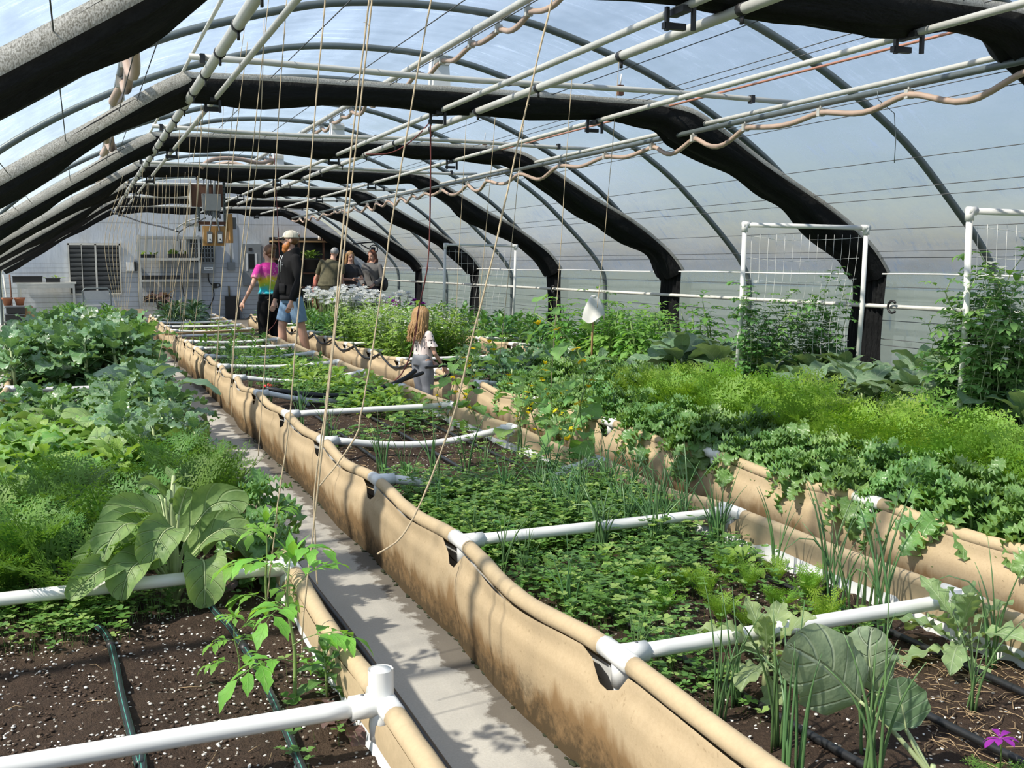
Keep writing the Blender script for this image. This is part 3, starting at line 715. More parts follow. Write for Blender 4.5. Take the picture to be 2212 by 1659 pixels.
drip('black drip line near the far rim of the bed right of the walkway', [(2.25, 1.3), (2.28, 2.4), (2.24, 3.6), (2.27, 4.8), (2.25, 6.8), (2.27, 9), (2.25, 12)], mat='rubber')
# black hose along the outside of the left bed rail, on the floor
mb = MB(); mb.tube(catmull([(.87, .8, .014), (.868, 2, .014), (.878, 3.5, .014), (.865, 5, .014), (.87, 8, .014)], 8), .014, 10); tag(part('garden_hose', mb, M['rubber']), 'black hose lying on the walkway against the left bed', 'hose')
# white stub standing up from the corner fitting at the near end of the left bed
mb = MB(); mb.tube([(.61, 2.26, ZT), (.61, 2.26, ZT + .085)], .030, 14, cap=False); mb.tube([(.61, 2.26, ZT + .085), (.61, 2.26, ZT + .02)], .024, 14, cap=True)
tag(part('pipe_stub', mb, M['pvc']), 'open white pipe stub standing on the near corner of the left bed', 'pipe')
# dirt and moss strip along the foot of the middle bed
mb = MB(); r = random.Random(9)
for k in range(900):
    y = r.uniform(1.6, 9); x = 1.255 - abs(r.gauss(0, .018)) ; s = r.uniform(.004, .012)
    mb.ell((x, y, s * .2), (s, s * r.uniform(1, 2.5), s * .35), 6, 3)
tag(part('moss', mb, simple('dark_moss', (.03, .035, .015), .95, 0, .5, 40)), 'dark moss and grit in the corner along the foot of the bed', 'moss', None, 'stuff')
# ---------------------------------------------------------------- plants
def shp(kind, t):
    if kind == 'ovate': return max(.02, math.sin(PI * t ** .72)) ** .85
    if kind == 'spoon': return max(.02, math.sin(PI * min(1, t ** 1.25))) ** .7
    if kind == 'round': return max(.02, math.sin(PI * t ** .85)) ** .5
    if kind == 'lance': return max(.02, math.sin(PI * t ** .8)) ** 1.25
    if kind == 'heart': return max(.03, math.cos(PI / 2 * t ** 1.1)) ** .75 * min(1, .55 + t * 6)
    if kind == 'obov': return max(.02, math.sin(PI * t ** 1.7)) ** .75
    return 1 - t
def leaf(mb, base, az, el, L, W, bend=.9, shape='ovate', lobe=0, lobn=6, ruf=0, rufn=5, fold=.25, pet=0, petr=.004, ns=8, nw=2, mi=0, pmi=None, twist=0, ph=0.0, jag=0.0):
    """one leaf as a curved sheet; petiole as a thin tube"""
    p = Vector(base); e = el; step = L / ns; tot = L + pet; az2 = az
    if pet > 0:
        k = 3; pts = [p.copy()]
        for i in range(k):
            d = Vector((math.cos(az) * math.cos(e), math.sin(az) * math.cos(e), math.sin(e))); p = p + d * (pet / k); pts.append(p.copy()); e -= bend * .35 * (pet / tot) / k * 2
        mb.tube(pts, [petr, petr * .9, petr * .8, petr * .65], 5, mi if pmi is None else pmi, False)
    rows = []; uvs = []
    side = Vector((-math.sin(az), math.cos(az), 0))
    for i in range(ns + 1):
        t = i / ns
        d = Vector((math.cos(az) * math.cos(e), math.sin(az) * math.cos(e), math.sin(e)))
        up = side.cross(d) * -1
        if up.z < 0 and abs(e) < 1.4: up = -up
        up = d.cross(side)
        if twist:
            R = Matrix.Rotation(twist * t, 3, d); sd = R @ side; un = R @ up
        else: sd, un = side, up
        w = W * .5 * shp(shape, max(.01, min(.995, t)))
        if lobe: w *= 1 - lobe * (.5 + .5 * math.cos(t * lobn * 2 * PI + ph))
        row = []
        for j in range(-nw, nw + 1):
            s = j / nw; a = abs(s)
            ww = w
            if jag and a > .99: ww = w * (1 + jag * math.sin(i * 2.6 + ph + j))
            h = ruf * a * a * math.sin(t * rufn * 2 * PI + ph + (1.3 if s > 0 else 0)) * W
            row.append(p + sd * (s * ww * math.cos(fold)) + un * (a * ww * math.sin(fold) + h))
            uvs.append((s * .5 + .5, t))
        rows.append(row)
        p = p + d * step; e -= bend / ns * (1 + t * .6)
    mb.grid(rows, mi, uvs)
def frond(mb, base, az, el, L, bend=.8, dens=9, wid=.36, mi=0, r=None):
    p = Vector(base); e = el; ns = dens + 3; step = L / ns; side = Vector((-math.sin(az), math.cos(az), 0)); pts = [p.copy()]
    for i in range(ns):
        t = (i + 1) / ns; d = Vector((math.cos(az) * math.cos(e), math.sin(az) * math.cos(e), math.sin(e))); p = p + d * step; pts.append(p.copy()); e -= bend / ns
        if i >= 2:
            up = d.cross(side); l = L * wid * math.sin(PI * min(1, (1.02 - t) * .9 + .12)) * r.uniform(.8, 1.15)
            for sg in (-1, 1):
                q = (d * .75 + side * sg * .8 + up * r.uniform(-.15, .35)).normalized(); k = 4
                perp = q.cross(up).normalized()
                for m_ in range(k):
                    c = p + q * (l * (m_ + .5) / k); ll = l * .30 * (1 - m_ / k * .5)
                    for s2 in (-1, 1):
                        tip = c + (q * .7 + perp * s2 * .9 + up * r.uniform(-.2, .3)).normalized() * ll; w2 = ll * .19
                        b1, b2 = c + q * w2, c - q * w2
                        mid = (c + tip) * .5
                        mb.add([b2, mid - q * w2 * 1.3, tip, mid + q * w2 * 1.5, b1], [(0, 1, 2, 3, 4)], None, mi)
                tip = p + q * l * 1.12; w2 = l * .03
                mb.add([p - perp * w2, p + perp * w2, tip], [(0, 1, 2)], None, mi)
    mb.tube(pts, [L * .008 * (1 - .7 * i / ns) for i in range(ns + 1)], 4, mi, False)
def mk(name, label, cat, group, fol, fmat, stem=None, smat='stem', extra=()):
    """a plant at the origin: root = foliage mesh, stem and flowers as children"""
    fm = [M[m_] for m_ in (fmat if isinstance(fmat, (list, tuple)) else [fmat])]
    if stem and stem.f:
        o = link(name, stem.mesh(name + '_stem', [M[smat]])); tag(o, label, cat, group); part('leaves', fol, fm, o)
    else:
        o = link(name, fol.mesh(name + '_foliage', fm)); tag(o, label, cat, group)
    for nm, mb, mt in extra: part(nm, mb, [M[x] for x in (mt if isinstance(mt, (list, tuple)) else [mt])], o)
    return o
def rosette(r, n, L, W, el0=1.25, el1=.25, bend=1.1, shape='ovate', stemh=.05, stemr=.008, pet=.35, **kw):
    f, s = MB(), MB()
    tipx, tipy = r.uniform(-.02, .02) * stemh * 4, r.uniform(-.02, .02) * stemh * 4
    s.tube([(0, 0, -.03), (tipx * .5, tipy * .5, stemh * .5), (tipx, tipy, stemh)], [stemr * 1.2, stemr, stemr * .6], 7)
    for i in range(n):
        t = (i + .5) / n; az = i * 2.4 + r.uniform(-.35, .35); el = lerp(el1, el0, t) + r.uniform(-.18, .18)
        l = L * (1 - .45 * t ** 2) * r.uniform(.8, 1.15); z = stemh * (.15 + .85 * t); k = dict(kw); 
        leaf(f, (tipx * t, tipy * t, z), az, el, l, W * l / L * r.uniform(.85, 1.15), bend * r.uniform(.7, 1.35) * (1.1 - .3 * t), shape, pet=pet * l * (1 - .4 * t), petr=stemr * .45, twist=r.uniform(-.7, .7), ph=r.uniform(0, 6), **k)
    return f, s
protos = {}
def proto(kind, maker, nvar, name, label, cat, group, fmat, smat='stem'):
    L_ = []
    for v in range(nvar):
        r = random.Random(hash_(kind) + v * 17); out = maker(r)
        f, s = out[0], out[1]; ex = out[2] if len(out) > 2 else ()
        L_.append(dict(f=f, s=s, ex=ex, used=None))
    protos[kind] = dict(v=L_, name=name, label=label, cat=cat, group=group, fmat=fmat, smat=smat)
def hash_(s): return sum((i + 1) * ord(c) for i, c in enumerate(s)) % 9973
def plant(kind, x, y, s=1, rz=None, z=None, label=None, group=None, r=RR, tilt=.12):
    P = protos[kind]; v = P['v'][r.randrange(len(P['v']))]
    if z is None: z = soil_z(x, y) - .005
    rz = r.uniform(0, 6.28) if rz is None else rz; tl = (r.uniform(-tilt, tilt), r.uniform(-tilt, tilt))
    if v['used'] is None:
        o = mk(P['name'], P['label'], P['cat'], P['group'], v['f'], P['fmat'], v['s'], P['smat'], v['ex']); v['used'] = o
        o.location = (x, y, z); o.rotation_euler = (tl[0], tl[1], rz); o.scale = (s, s, s)
        if label: o['label'] = label
        o['group'] = group or P['group']
        if group is None and P['group'] is None: del o['group']
        return o
    src = v['used']; o = dup(src, (x, y, z), rz, s, label or P['label'], group or P['group'], tl)
    return o
def field(kind, x0, x1, y0, y1, sx, sy, s0=.85, s1=1.2, label=None, group=None, seed=1, jit=.4, keep=1.0, tilt=.12, zoff=0):
    r = random.Random(seed); nx = max(1, round((x1 - x0) / sx)); ny = max(1, round((y1 - y0) / sy))
    for j in range(ny):
        for i in range(nx):
            if r.random() > keep: continue
            x = x0 + (i + .5 + r.uniform(-jit, jit)) * (x1 - x0) / nx; y = y0 + (j + .5 + r.uniform(-jit, jit)) * (y1 - y0) / ny
            plant(kind, x, y, r.uniform(s0, s1), None, soil_z(x, y) + zoff, label, group, r, tilt)

# --- kinds
proto('mustard', lambda r: rosette(r, 11, .27, .17, 1.25, .55, 2.1, 'spoon', .10, .011, .45, ruf=.035, rufn=3, fold=.22, ns=10, nw=3), 3, 'mustard_plant', 'mustard', 'plant', None, 'mustard', 'stempale')
proto('kale', lambda r: rosette(r, 15, .21, .15, 1.35, .15, 1.0, 'round', .26, .010, .55, lobe=.14, lobn=4, ruf=.09, rufn=4, fold=.18, ns=12, nw=3, jag=.06), 4, 'kale_plant', 'kale', 'plant', None, 'kale', 'stempale')
proto('bluekale', lambda r: rosette(r, 16, .19, .14, 1.35, .1, .9, 'round', .30, .010, .6, lobe=.16, lobn=4, ruf=.10, rufn=4, fold=.15, ns=12, nw=3, jag=.06), 4, 'kale_plant', 'blue', 'plant', None, 'bluekale', 'stempale')
proto('frilly', lambda r: rosette(r, 30, .12, .085, 1.35, .05, 1.2, 'round', .19, .006, .5, lobe=.30, lobn=5, ruf=.24, rufn=5, fold=.2, ns=15, nw=3, jag=.2), 5, 'curly_kale', 'curly', 'plant', None, 'frilly')
proto('turnip', lambda r: rosette(r, 13, .25, .15, 1.35, .55, 1.9, 'obov', .08, .008, .55, lobe=.14, lobn=5, ruf=.09, rufn=5, fold=.25, ns=13, nw=3, jag=.08), 4, 'turnip_plant', 'turnip', 'plant', None, 'turnip', 'stempale')
proto('lettuce', lambda r: rosette(r, 15, .20, .085, 1.35, .0, 1.2, 'obov', .05, .008, .15, lobe=.2, lobn=5, ruf=.09, rufn=4, fold=.3, ns=12, nw=2, jag=.22), 3, 'mustard_plant', 'let', 'plant', None, 'lettuce', 'stempale')
proto('collard', lambda r: rosette(r, 12, .27, .185, 1.3, .35, .95, 'round', .20, .012, .5, lobe=.08, lobn=4, ruf=.04, rufn=3, fold=.2, ns=9, nw=2), 4, 'collard_plant', 'coll', 'plant', None, 'collard', 'stempale')
proto('darkkale', lambda r: rosette(r, 18, .26, .075, 1.4, .2, 1.1, 'lance', .25, .010, .3, ruf=.06, rufn=5, fold=.35, ns=9, nw=2), 2, 'dark_kale', 'dark', 'plant', None, 'darkkale')
proto('yellow', lambda r: rosette(r, 13, .17, .095, 1.35, .3, 1.1, 'obov', .14, .006, .4, lobe=.18, lobn=3, ruf=.06, rufn=3, fold=.2, ns=7, nw=2), 4, 'mustard_plant', 'yel', 'plant', None, 'yellowgreen')
proto('herb', lambda r: rosette(r, 22, .13, .065, 1.35, .1, 1.0, 'lance', .22, .006, .3, lobe=.15, lobn=4, ruf=.05, rufn=3, fold=.25, ns=6, nw=2, jag=.15), 4, 'leafy_herb', 'herb', 'plant', None, 'herb')
proto('purple', lambda r: rosette(r, 8, .13, .085, 1.1, .2, 1.2, 'round', .05, .005, .4, ruf=.06, rufn=3, fold=.2, ns=8, nw=2, jag=.1), 2, 'red_mustard', 'purple', 'plant', None, 'purpleleaf', 'steampurple')
def carrot(r):
    f, s = MB(), MB()
    for i in range(9):
        frond(f, (r.uniform(-.015, .015), r.uniform(-.015, .015), 0), i * 2.4 + r.uniform(-.3, .3), r.uniform(1.0, 1.53), r.uniform(.26, .40), r.uniform(.35, 1.0), 9, .30, 0, r)
    return f, s
proto('carrot', carrot, 4, 'carrot_plant', 'carrot', 'plant', None, 'carrot')
proto('carrotdark', carrot, 3, 'carrot_plant', 'carrot', 'plant', None, 'carrotdark')
def onion(r, n=7, L=.36, spread=.55):
    f, s = MB(), MB()
    for i in range(n):
        az = r.uniform(0, 6.28); lean = r.uniform(.05, spread); l = L * r.uniform(.55, 1.15); b = Vector((r.uniform(-.02, .02), r.uniform(-.02, .02), -.01)); kink = r.random() < .18; pts = []
        for k in range(8):
            t = k / 7; a = lean * (t + .6 * t * t)
            if kink and t > .6: a += (t - .6) * 4
            if not pts: pts.append(b)
            else: pts.append(pts[-1] + Vector((math.cos(az) * math.sin(a), math.sin(az) * math.sin(a), math.cos(a))) * (l / 7))
        rad = r.uniform(.0024, .0042)
        f.tube(pts, [rad * (1.1 - .9 * (k / 7) ** 2) for k in range(8)], 5)
    return f, s
proto('onion', lambda r: onion(r), 5, 'onion_plant', 'onion', 'plant', None, 'onion')
proto('chive', lambda r: onion(r, 16, .26, .6), 3, 'chive_clump', 'chive', 'plant', None, 'onion')
def grasst(r):
    f, s = MB(), MB()
    for i in range(26):
        leaf(f, (r.uniform(-.04, .04), r.uniform(-.04, .04), 0), r.uniform(0, 6.28), r.uniform(1.0, 1.5), r.uniform(.3, .55), .011, r.uniform(.3, 1.3), 'lance', ns=6, nw=1, fold=.3)
    return f, s
proto('grass', grasst, 3, 'grass_tuft', 'grass', 'grass', None, 'grass')
def compound(f, s, base, az, el, L, n, lw, lsh, mi=0, r=None, bend=.9, jag=.15, term=1.2, ll=.4):
    p = Vector(base); e = el; k = n + 2; pts = [p.copy()]; side = Vector((-math.sin(az), math.cos(az), 0))
    for i in range(k):
        d = Vector((math.cos(az) * math.cos(e), math.sin(az) * math.cos(e), math.sin(e))); p = p + d * (L / k); pts.append(p.copy()); e -= bend / k
        if i >= 1 and i < k - 1:
            for sg in (-1, 1):
                l = L * ll * r.uniform(.75, 1.15) * (.7 + .5 * math.sin(PI * (i + .5) / k)); leaf(f, p, az + sg * r.uniform(.8, 1.25), e + r.uniform(-.1, .25), l, l * lw, .7, lsh, ns=6, nw=1, fold=.2, mi=mi, jag=jag, ph=r.uniform(0, 6), pet=l * .12, petr=.0012)
    l = L * ll * term; leaf(f, p, az, e, l, l * lw * 1.05, .6, lsh, ns=6, nw=1, fold=.2, mi=mi, jag=jag)
    s.tube(pts, [L * .009 * (1 - .6 * i / k) for i in range(k + 1)], 5, 0, False)
def tomatop(r, h=.34, n=8, L=.17):
    f, s = MB(), MB(); pts = [(0, 0, -.02), (.01, 0, h * .35), (-.005, .01, h * .7), (.0, .005, h)]
    s.tube(catmull(pts, 4), [.0055 - .0003 * i for i in range(13)], 7)
    for i in range(n):
        t = .18 + .82 * i / (n - 1); compound(f, s, (0, 0, h * t), i * 2.4 + r.uniform(-.3, .3), lerp(.35, .9, t) + r.uniform(-.15, .15), L * (1.1 - .45 * t) * r.uniform(.85, 1.15), 3, .48, 'lance', 0, r, 1.1, .28)
    for i in range(4): leaf(f, (0, 0, h), i * 1.57 + .5, 1.1, L * .42, L * .14, .4, 'lance', ns=5, nw=1, jag=.2)
    return f, s
proto('tomato', lambda r: tomatop(r), 3, 'tomato_seedling', 'tom', 'plant', None, 'tomato', 'stem')
def dahliap(r):
    f, s = MB(), MB()
    for b in range(4):
        h = r.uniform(.3, .62); a0 = r.uniform(0, 6.28); lx, ly = math.cos(a0) * h * .22, math.sin(a0) * h * .22
        s.tube([(0, 0, -.02), (lx * .5, ly * .5, h * .5), (lx, ly, h)], [.007, .006, .004], 6)
        for i in range(6):
            t = .25 + .75 * i / 5
            for sg in (0, PI):
                compound(f, s, (lx * t, ly * t, h * t), i * 1.57 + sg + a0, lerp(.25, 1.0, t) + r.uniform(-.15, .2), .15 * (1.15 - .4 * t), 1, .5, 'ovate', 0, r, .9, .12, 1.5, .52)
    return f, s
proto('dahlia', dahliap, 4, 'dahlia_plant', 'dah', 'plant', None, 'dahlia', 'stem')
def peavine(r, h=1.0):
    f, s, fl = MB(), MB(), MB()
    for b in range(7):
        x = r.uniform(-.13, .13); y = r.uniform(-.06, .06); hh = h * r.uniform(.55, 1.05); pts = []; k = 13
        for i in range(k + 1): pts.append((x + .05 * math.sin(i * .9 + b) * (i / k), y + .04 * math.cos(i * 1.1 + b), hh * i / k))
        s.tube(pts, .0026, 4)
        for i in range(2, k + 1):
            p = Vector(pts[i]); az = r.uniform(0, 6.28)
            compound(f, s, p, az, r.uniform(.0, .7), r.uniform(.09, .14), 2, .6, 'ovate', 0, r, .6, 0, .8, .40)
            for sg in (0, PI): leaf(f, p, az + sg + .8, .2, .055, .045, .4, 'heart', ns=4, nw=1)
            if i > k - 5 and r.random() < .5:
                q = p + Vector((r.uniform(-.05, .05), r.uniform(-.05, .05), r.uniform(0, .04)))
                for a in range(3): leaf(fl, q, a * 2.1, .5, .028, .03, .3, 'round', ns=3, nw=1)
    return f, s, [('flower', fl, 'whitepetal')]
proto('pea', lambda r: peavine(r), 3, 'pea_vine', 'pea', 'plant', None, 'pea', 'stempale')
def cucum(r, L=.9):
    f, s, fl = MB(), MB(), MB(); pts = []; k = 14; p = Vector((0, 0, 0)); a = r.uniform(0, 6.28)
    for i in range(k + 1):
        pts.append(p.copy()); d = Vector((.5 * math.cos(a + .35 * i), .5 * math.sin(a + .3 * i), .75)); p = p + d.normalized() * L / k
    s.tube(pts, .004, 6)
    for i in range(1, k + 1):
        p = pts[i]; az = i * 2.3 + r.uniform(-.4, .4); sz = r.uniform(.09, .145) * (1.1 - .4 * i / k)
        leaf(f, p, az, r.uniform(.2, .8), sz, sz * 1.15, 1.0, 'heart', lobe=.1, lobn=3, ruf=.05, rufn=2.5, fold=.12, pet=sz * .8, petr=.002, ns=7, nw=2, jag=.12)
        if i % 3 == 0 or r.random() < .25:
            q = p + Vector((r.uniform(-.03, .03), r.uniform(-.03, .03), -.01)); a0 = r.uniform(0, 6); e0 = r.uniform(-.6, 1)
            for b in range(5): leaf(fl, q, a0 + b * 1.257, e0, .034, .024, .5, 'ovate', ns=4, nw=1, fold=.1)
        if r.random() < .4:
            b = p; tp = [b + Vector((.03 * t * math.cos(az + 1), .03 * t * math.sin(az + 1), .02 * t - .003 * t * t)) for t in range(6)]; s.tube(tp, .001, 4)
    return f, s, [('flower', fl, 'yellowpetal')]
proto('cucumber', lambda r: cucum(r), 4, 'cucumber_vine', 'cuc', 'plant', None, 'cucumber', 'stem')
def flowerp(r, petal='whitepetal', h=.55, n=6):
    f, s = MB(), MB(); ex = []
    for b in range(n):
        a0 = r.uniform(0, 6.28); hh = h * r.uniform(.8, 1.08); q = (math.cos(a0) * .1, math.sin(a0) * .1, hh)
        s.tube([(0, 0, -.02), (q[0] * .6, q[1] * .6, hh * .6), q], .0035, 5); fl = MB()
        for lay, (m_, e, l) in enumerate(((8, .15, .07), (7, .75, .055))):
            for k in range(m_): leaf(fl, q, k * 6.283 / m_ + lay * .4, e, l, l * .85, -.3, 'round', ns=4, nw=1, fold=.15)
        ex.append(('flower', fl, petal))
    for i in range(14): leaf(f, (0, 0, r.uniform(0, .12)), i * 2.4, r.uniform(.6, 1.3), r.uniform(.18, .36), .03, .8, 'lance', lobe=.3, lobn=4, ns=7, nw=1, fold=.25, jag=.2)
    return f, s, ex
proto('whiteflower', lambda r: flowerp(r), 3, 'anemone_plant', 'wf', 'flower', None, 'grass', 'stem')
proto('purpleflower', lambda r: flowerp(r, 'purplepetal', .6, 3), 1, 'anemone_plant', 'pf', 'flower', None, 'grass', 'stem')
def arugula(r):
    f, s, fl = MB(), MB(), MB()
    for b in range(9):
        a0 = r.uniform(0, 6.28); h = r.uniform(.25, .48); q = Vector((math.cos(a0) * .13, math.sin(a0) * .13, h))
        s.tube([(0, 0, 0), q * .5 + Vector((0, 0, .03)), q], .0028, 4)
        for i in range(9):
            t = .1 + .85 * i / 8; leaf(f, q * t, i * 2.4 + b, r.uniform(.1, .9), r.uniform(.08, .14), .048, .8, 'obov', lobe=.3, lobn=3, ns=6, nw=1, fold=.2)
        for k in range(4):
            p = q + Vector((r.uniform(-.02, .02), r.uniform(-.02, .02), r.uniform(-.03, .03)))
            for a in range(4): leaf(fl, p, a * 1.57, .4, .013, .011, .1, 'round', ns=2, nw=1)
    return f, s, [('flower', fl, 'whitepetal')]
proto('arugula', arugula, 3, 'arugula_plant', 'aru', 'plant', None, 'yellowgreen', 'stem')
def cover(label, name, mat, areas, seed, h=(.02, .09), s=(.012, .022), cat='ground cover', n3=3):
    """low trifoliate ground cover nobody could count"""
    r = random.Random(seed); mb = MB()
    for (x0, x1, y0, y1, n) in areas:
        ks = [(r.uniform(x0, x1), r.uniform(y0, y1)) for _ in range(max(3, n // 45))]
        for _ in range(n):
            cxy = r.choice(ks); x = cxy[0] + r.gauss(0, .11); y = cxy[1] + r.gauss(0, .13)
            if not (x0 < x < x1 and y0 < y < y1): continue
            z = soil_z(x, y); hh = r.uniform(*h); sz = r.uniform(*s); a = r.uniform(0, 6.28); lx, ly = r.gauss(0, .015), r.gauss(0, .015); p = Vector((x + lx, y + ly, z + hh))
            mb.add([(x - .0008, y, z - .01), (x + .0008, y, z - .01), (p.x, p.y, p.z)], [(0, 1, 2)])
            nd = n3 if n3 else r.choice((3, 5)); mi = 0 if r.random() < .55 else r.choice((1, 2))
            for k in range(nd):
                b = a + k * 6.283 / nd; e = r.uniform(-.1, .5); d = Vector((math.cos(b) * math.cos(e), math.sin(b) * math.cos(e), math.sin(e))); sd = Vector((-math.sin(b), math.cos(b), r.uniform(-.2, .2)))
                q = [p, p + d * sz * .55 + sd * sz * .52 + Vector((0, 0, sz * .12)), p + d * sz * 1.1 + sd * sz * .34, p + d * sz * 1.0, p + d * sz * 1.1 - sd * sz * .34, p + d * sz * .55 - sd * sz * .52 + Vector((0, 0, sz * .12))]
                mb.add(q, [(0, 1, 2, 3), (0, 3, 4, 5)], None, mi)
    o = part(name, mb, [M[mat], M['yellowgreen'], M['carrotdark']]); tag(o, label, cat, None, 'stuff'); return o
def leaf2(mb, pts, W, side, shape='round', lobe=0, lobn=3, ruf=0, rufn=3, fold=.2, ns=14, nw=4, ph=0, jag=0, mi=0, pet=None, petr=.005, pmi=None):
    """leaf along an explicit centre line; 'side' is the direction across the blade"""
    P = [Vector(p) for p in catmull([tuple(p) for p in pts], 12)]; n = len(P) - 1; side = Vector(side); rows = []; uvs = []
    for i in range(ns + 1):
        t = i / ns; k = min(n - 1, int(t * n)); u = t * n - k; c = P[k].lerp(P[k + 1], u); d = (P[min(n, k + 2)] - P[max(0, k - 1)]).normalized()
        sd = (side - d * side.dot(d)).normalized(); un = d.cross(sd)
        w = W * .5 * shp(shape, max(.01, min(.995, t)))
        if lobe: w *= 1 - lobe * (.5 + .5 * math.cos(t * lobn * 2 * PI + ph))
        row = []
        for j in range(-nw, nw + 1):
            s = j / nw; a = abs(s); ww = w * (1 + jag * math.sin(i * 2.6 + ph + j)) if a > .99 else w
            h = ruf * W * (a * a * math.sin(t * rufn * 2 * PI + ph + (1.3 if s > 0 else 0)) + .25 * a * math.cos(t * 30 - a * 6) * .4)
            row.append(c + sd * s * ww * math.cos(fold * a) + un * (-a * a * ww * math.sin(fold) + h)); uvs.append((s * .5 + .5, t))
        rows.append(row)
    mb.grid(rows, mi, uvs)
    if pet is not None:
        q = catmull([tuple(p) for p in pet] + [tuple(P[0])], 5); k = len(q) - 1
        mb.tube(q, [petr * (1.3 - .6 * i / k) for i in range(k + 1)], 7, mi if pmi is None else pmi)
        mb.tube([tuple(p + (side.cross(Vector((0, 0, 1))) * 0)) for p in P[:int(n * .7)]], [petr * .7 * (1 - .8 * i / (n * .7)) for i in range(int(n * .7))], 5, mi if pmi is None else pmi)
# ---------------------------------------------------------------- planting, left bed
G = 'plants in the left bed'
hero = lambda kind, x, y, s, label, rz=None, z=None, tilt=.03, seed=5: plant(kind, x, y, s, rz, z, label, None, random.Random(seed), tilt)
def hl(mb, pts, W, nrm, base, lift=.5, **k):
    """arching leaf through world points, blade facing nrm, petiole rising from the crown"""
    P = [Vector(q) - base for q in pts]; d = P[-1] - P[0]; m_ = Vector((P[0].x * lift, P[0].y * lift, P[0].z * .62))
    leaf2(mb, P, W, d.cross(Vector(nrm)), pet=[(0, 0, 0), tuple(m_)], **k)
def bigmustard():
    base = Vector((.25, 3.60, soil_z(.25, 3.6))); t = thing('mustard_plant', 'big mustard plant with broad leaves hanging over the second crossbar of the left bed', 'plant', tuple(base)); f, s_ = MB(), MB(); r = random.Random(4)
    specs = [([(.335, 3.49, .435), (.335, 3.43, .435), (.331, 3.40, .365), (.327, 3.395, .285)], .165, (0, -1, .45)), ([(.18, 3.49, .46), (.125, 3.43, .465), (.092, 3.405, .42), (.072, 3.395, .35)], .15, (-.3, -.8, .6)),
        ([(.085, 3.50, .435), (.03, 3.44, .455), (-.025, 3.41, .425), (-.075, 3.395, .37)], .13, (-.2, -.8, .6)), ([(.25, 3.52, .56), (.215, 3.47, .56), (.185, 3.44, .51), (.165, 3.425, .44)], .165, (-.1, -.9, .5)),
        ([(.165, 3.55, .57), (.10, 3.51, .59), (.055, 3.475, .55), (.025, 3.455, .48)], .15, (-.4, -.7, .6)), ([(.21, 3.62, .57), (.14, 3.60, .625), (.08, 3.57, .625), (.035, 3.55, .585)], .12, (0, -.6, .8)),
        ([(.29, 3.62, .47), (.37, 3.63, .585), (.435, 3.61, .615), (.48, 3.58, .575)], .17, (.1, -.75, .65)), ([(.30, 3.57, .42), (.37, 3.54, .51), (.435, 3.52, .535), (.485, 3.50, .485)], .15, (.1, -.7, .7)),
        ([(.17, 3.62, .41), (.08, 3.62, .465), (.0, 3.60, .44), (-.06, 3.57, .37)], .16, (-.2, -.6, .8)), ([(.36, 3.66, .40), (.42, 3.66, .46), (.47, 3.63, .44), (.50, 3.60, .38)], .13, (.3, -.5, .8)),
        ([(.24, 3.72, .50), (.23, 3.80, .60), (.22, 3.87, .60), (.21, 3.92, .54)], .14, (0, -.2, 1)), ([(.27, 3.55, .60), (.285, 3.54, .66), (.30, 3.525, .70), (.315, 3.51, .70)], .07, (0, -.8, .4)), ([(.23, 3.58, .66), (.20, 3.56, .71), (.17, 3.54, .73), (.15, 3.52, .71)], .06, (0, -.7, .6))]
    for pts, W, nrm in specs: hl(f, pts, W, nrm, base, ruf=.05, rufn=2.2, fold=.55, ph=r.uniform(0, 6), lobe=.05, lobn=3, petr=.006, pmi=1)
    s_.tube([(0, 0, -.02), (.005, 0, .2), (0, -.01, .36), (.01, -.02, .50)], [.02, .015, .011, .006], 10)
    for i in range(7): leaf(f, (.005, -.015, .34 + .024 * i), i * 2.4, .9, .07, .032, .5, 'lance', ns=6, nw=1)
    part('leaves', f, [M['mustard'], M['stempale']], t); part('stem', s_, M['stempale'], t); t.scale = (1, 1, .9)
bigmustard()
hero('tomato', .47, 2.62, 1.15, 'tallest tomato seedling, in the near end of the left bed beside its rail', 1.0, seed=1)
hero('tomato', .52, 3.30, .95, 'slim tomato seedling tied to twine at the second crossbar of the left bed', 2.5, seed=2)
hero('tomato', .36, 2.86, .55, 'small tomato seedling left of the tallest seedling', .3, seed=3)
hero('purple', .56, 2.42, .8, 'small red-leaved mustard by the near corner post of the left bed', .4, seed=3)
hero('purple', .50, 3.75, 1.35, 'red-leaved mustard in the shade at the second crossbar of the left bed', 1.9, seed=6)
hero('herb', .56, 2.62, .6, 'low green herb against the rail behind the tallest tomato seedling', .4, seed=6)
plant('frilly', .58, 3.72, 1.1, None, None, 'curly kale leaning over the left bed rail above the walkway', None, random.Random(3))
plant('frilly', .60, 4.10, 1.3, None, None, 'tall curly kale on the left bed rail behind the leaning one', None, random.Random(9))
L1 = 'feathery carrot plant crowded behind the second crossbar of the left bed'
field('carrotdark', -.58, .12, 3.55, 4.9, .16, .17, .7, 1.05, L1, 'carrots in the left bed', 21)
field('carrotdark', .28, .56, 4.2, 5.6, .14, .15, .65, 1.0, 'feathery carrot plant beside the big mustard along the left bed rail', 'carrots along the left bed rail', 22)
cover('low clover leaves at the edge of the bare soil in the left bed', 'clover', 'clover', [(-.58, .1, 3.25, 3.75, 900), (-.1, .5, 3.4, 3.7, 250), (.4, .6, 2.2, 2.8, 60)], 6)
field('turnip', -.62, .22, 4.95, 6.9, .22, .22, .85, 1.2, 'rough-leaved turnip plant in the crowded middle of the left bed', 'turnips in the left bed', 23)
field('yellow', -.6, .3, 5.0, 6.8, .3, .4, .9, 1.3, 'lighter green mustard poking up between the turnip plants', 'light mustards among the turnips', 24)
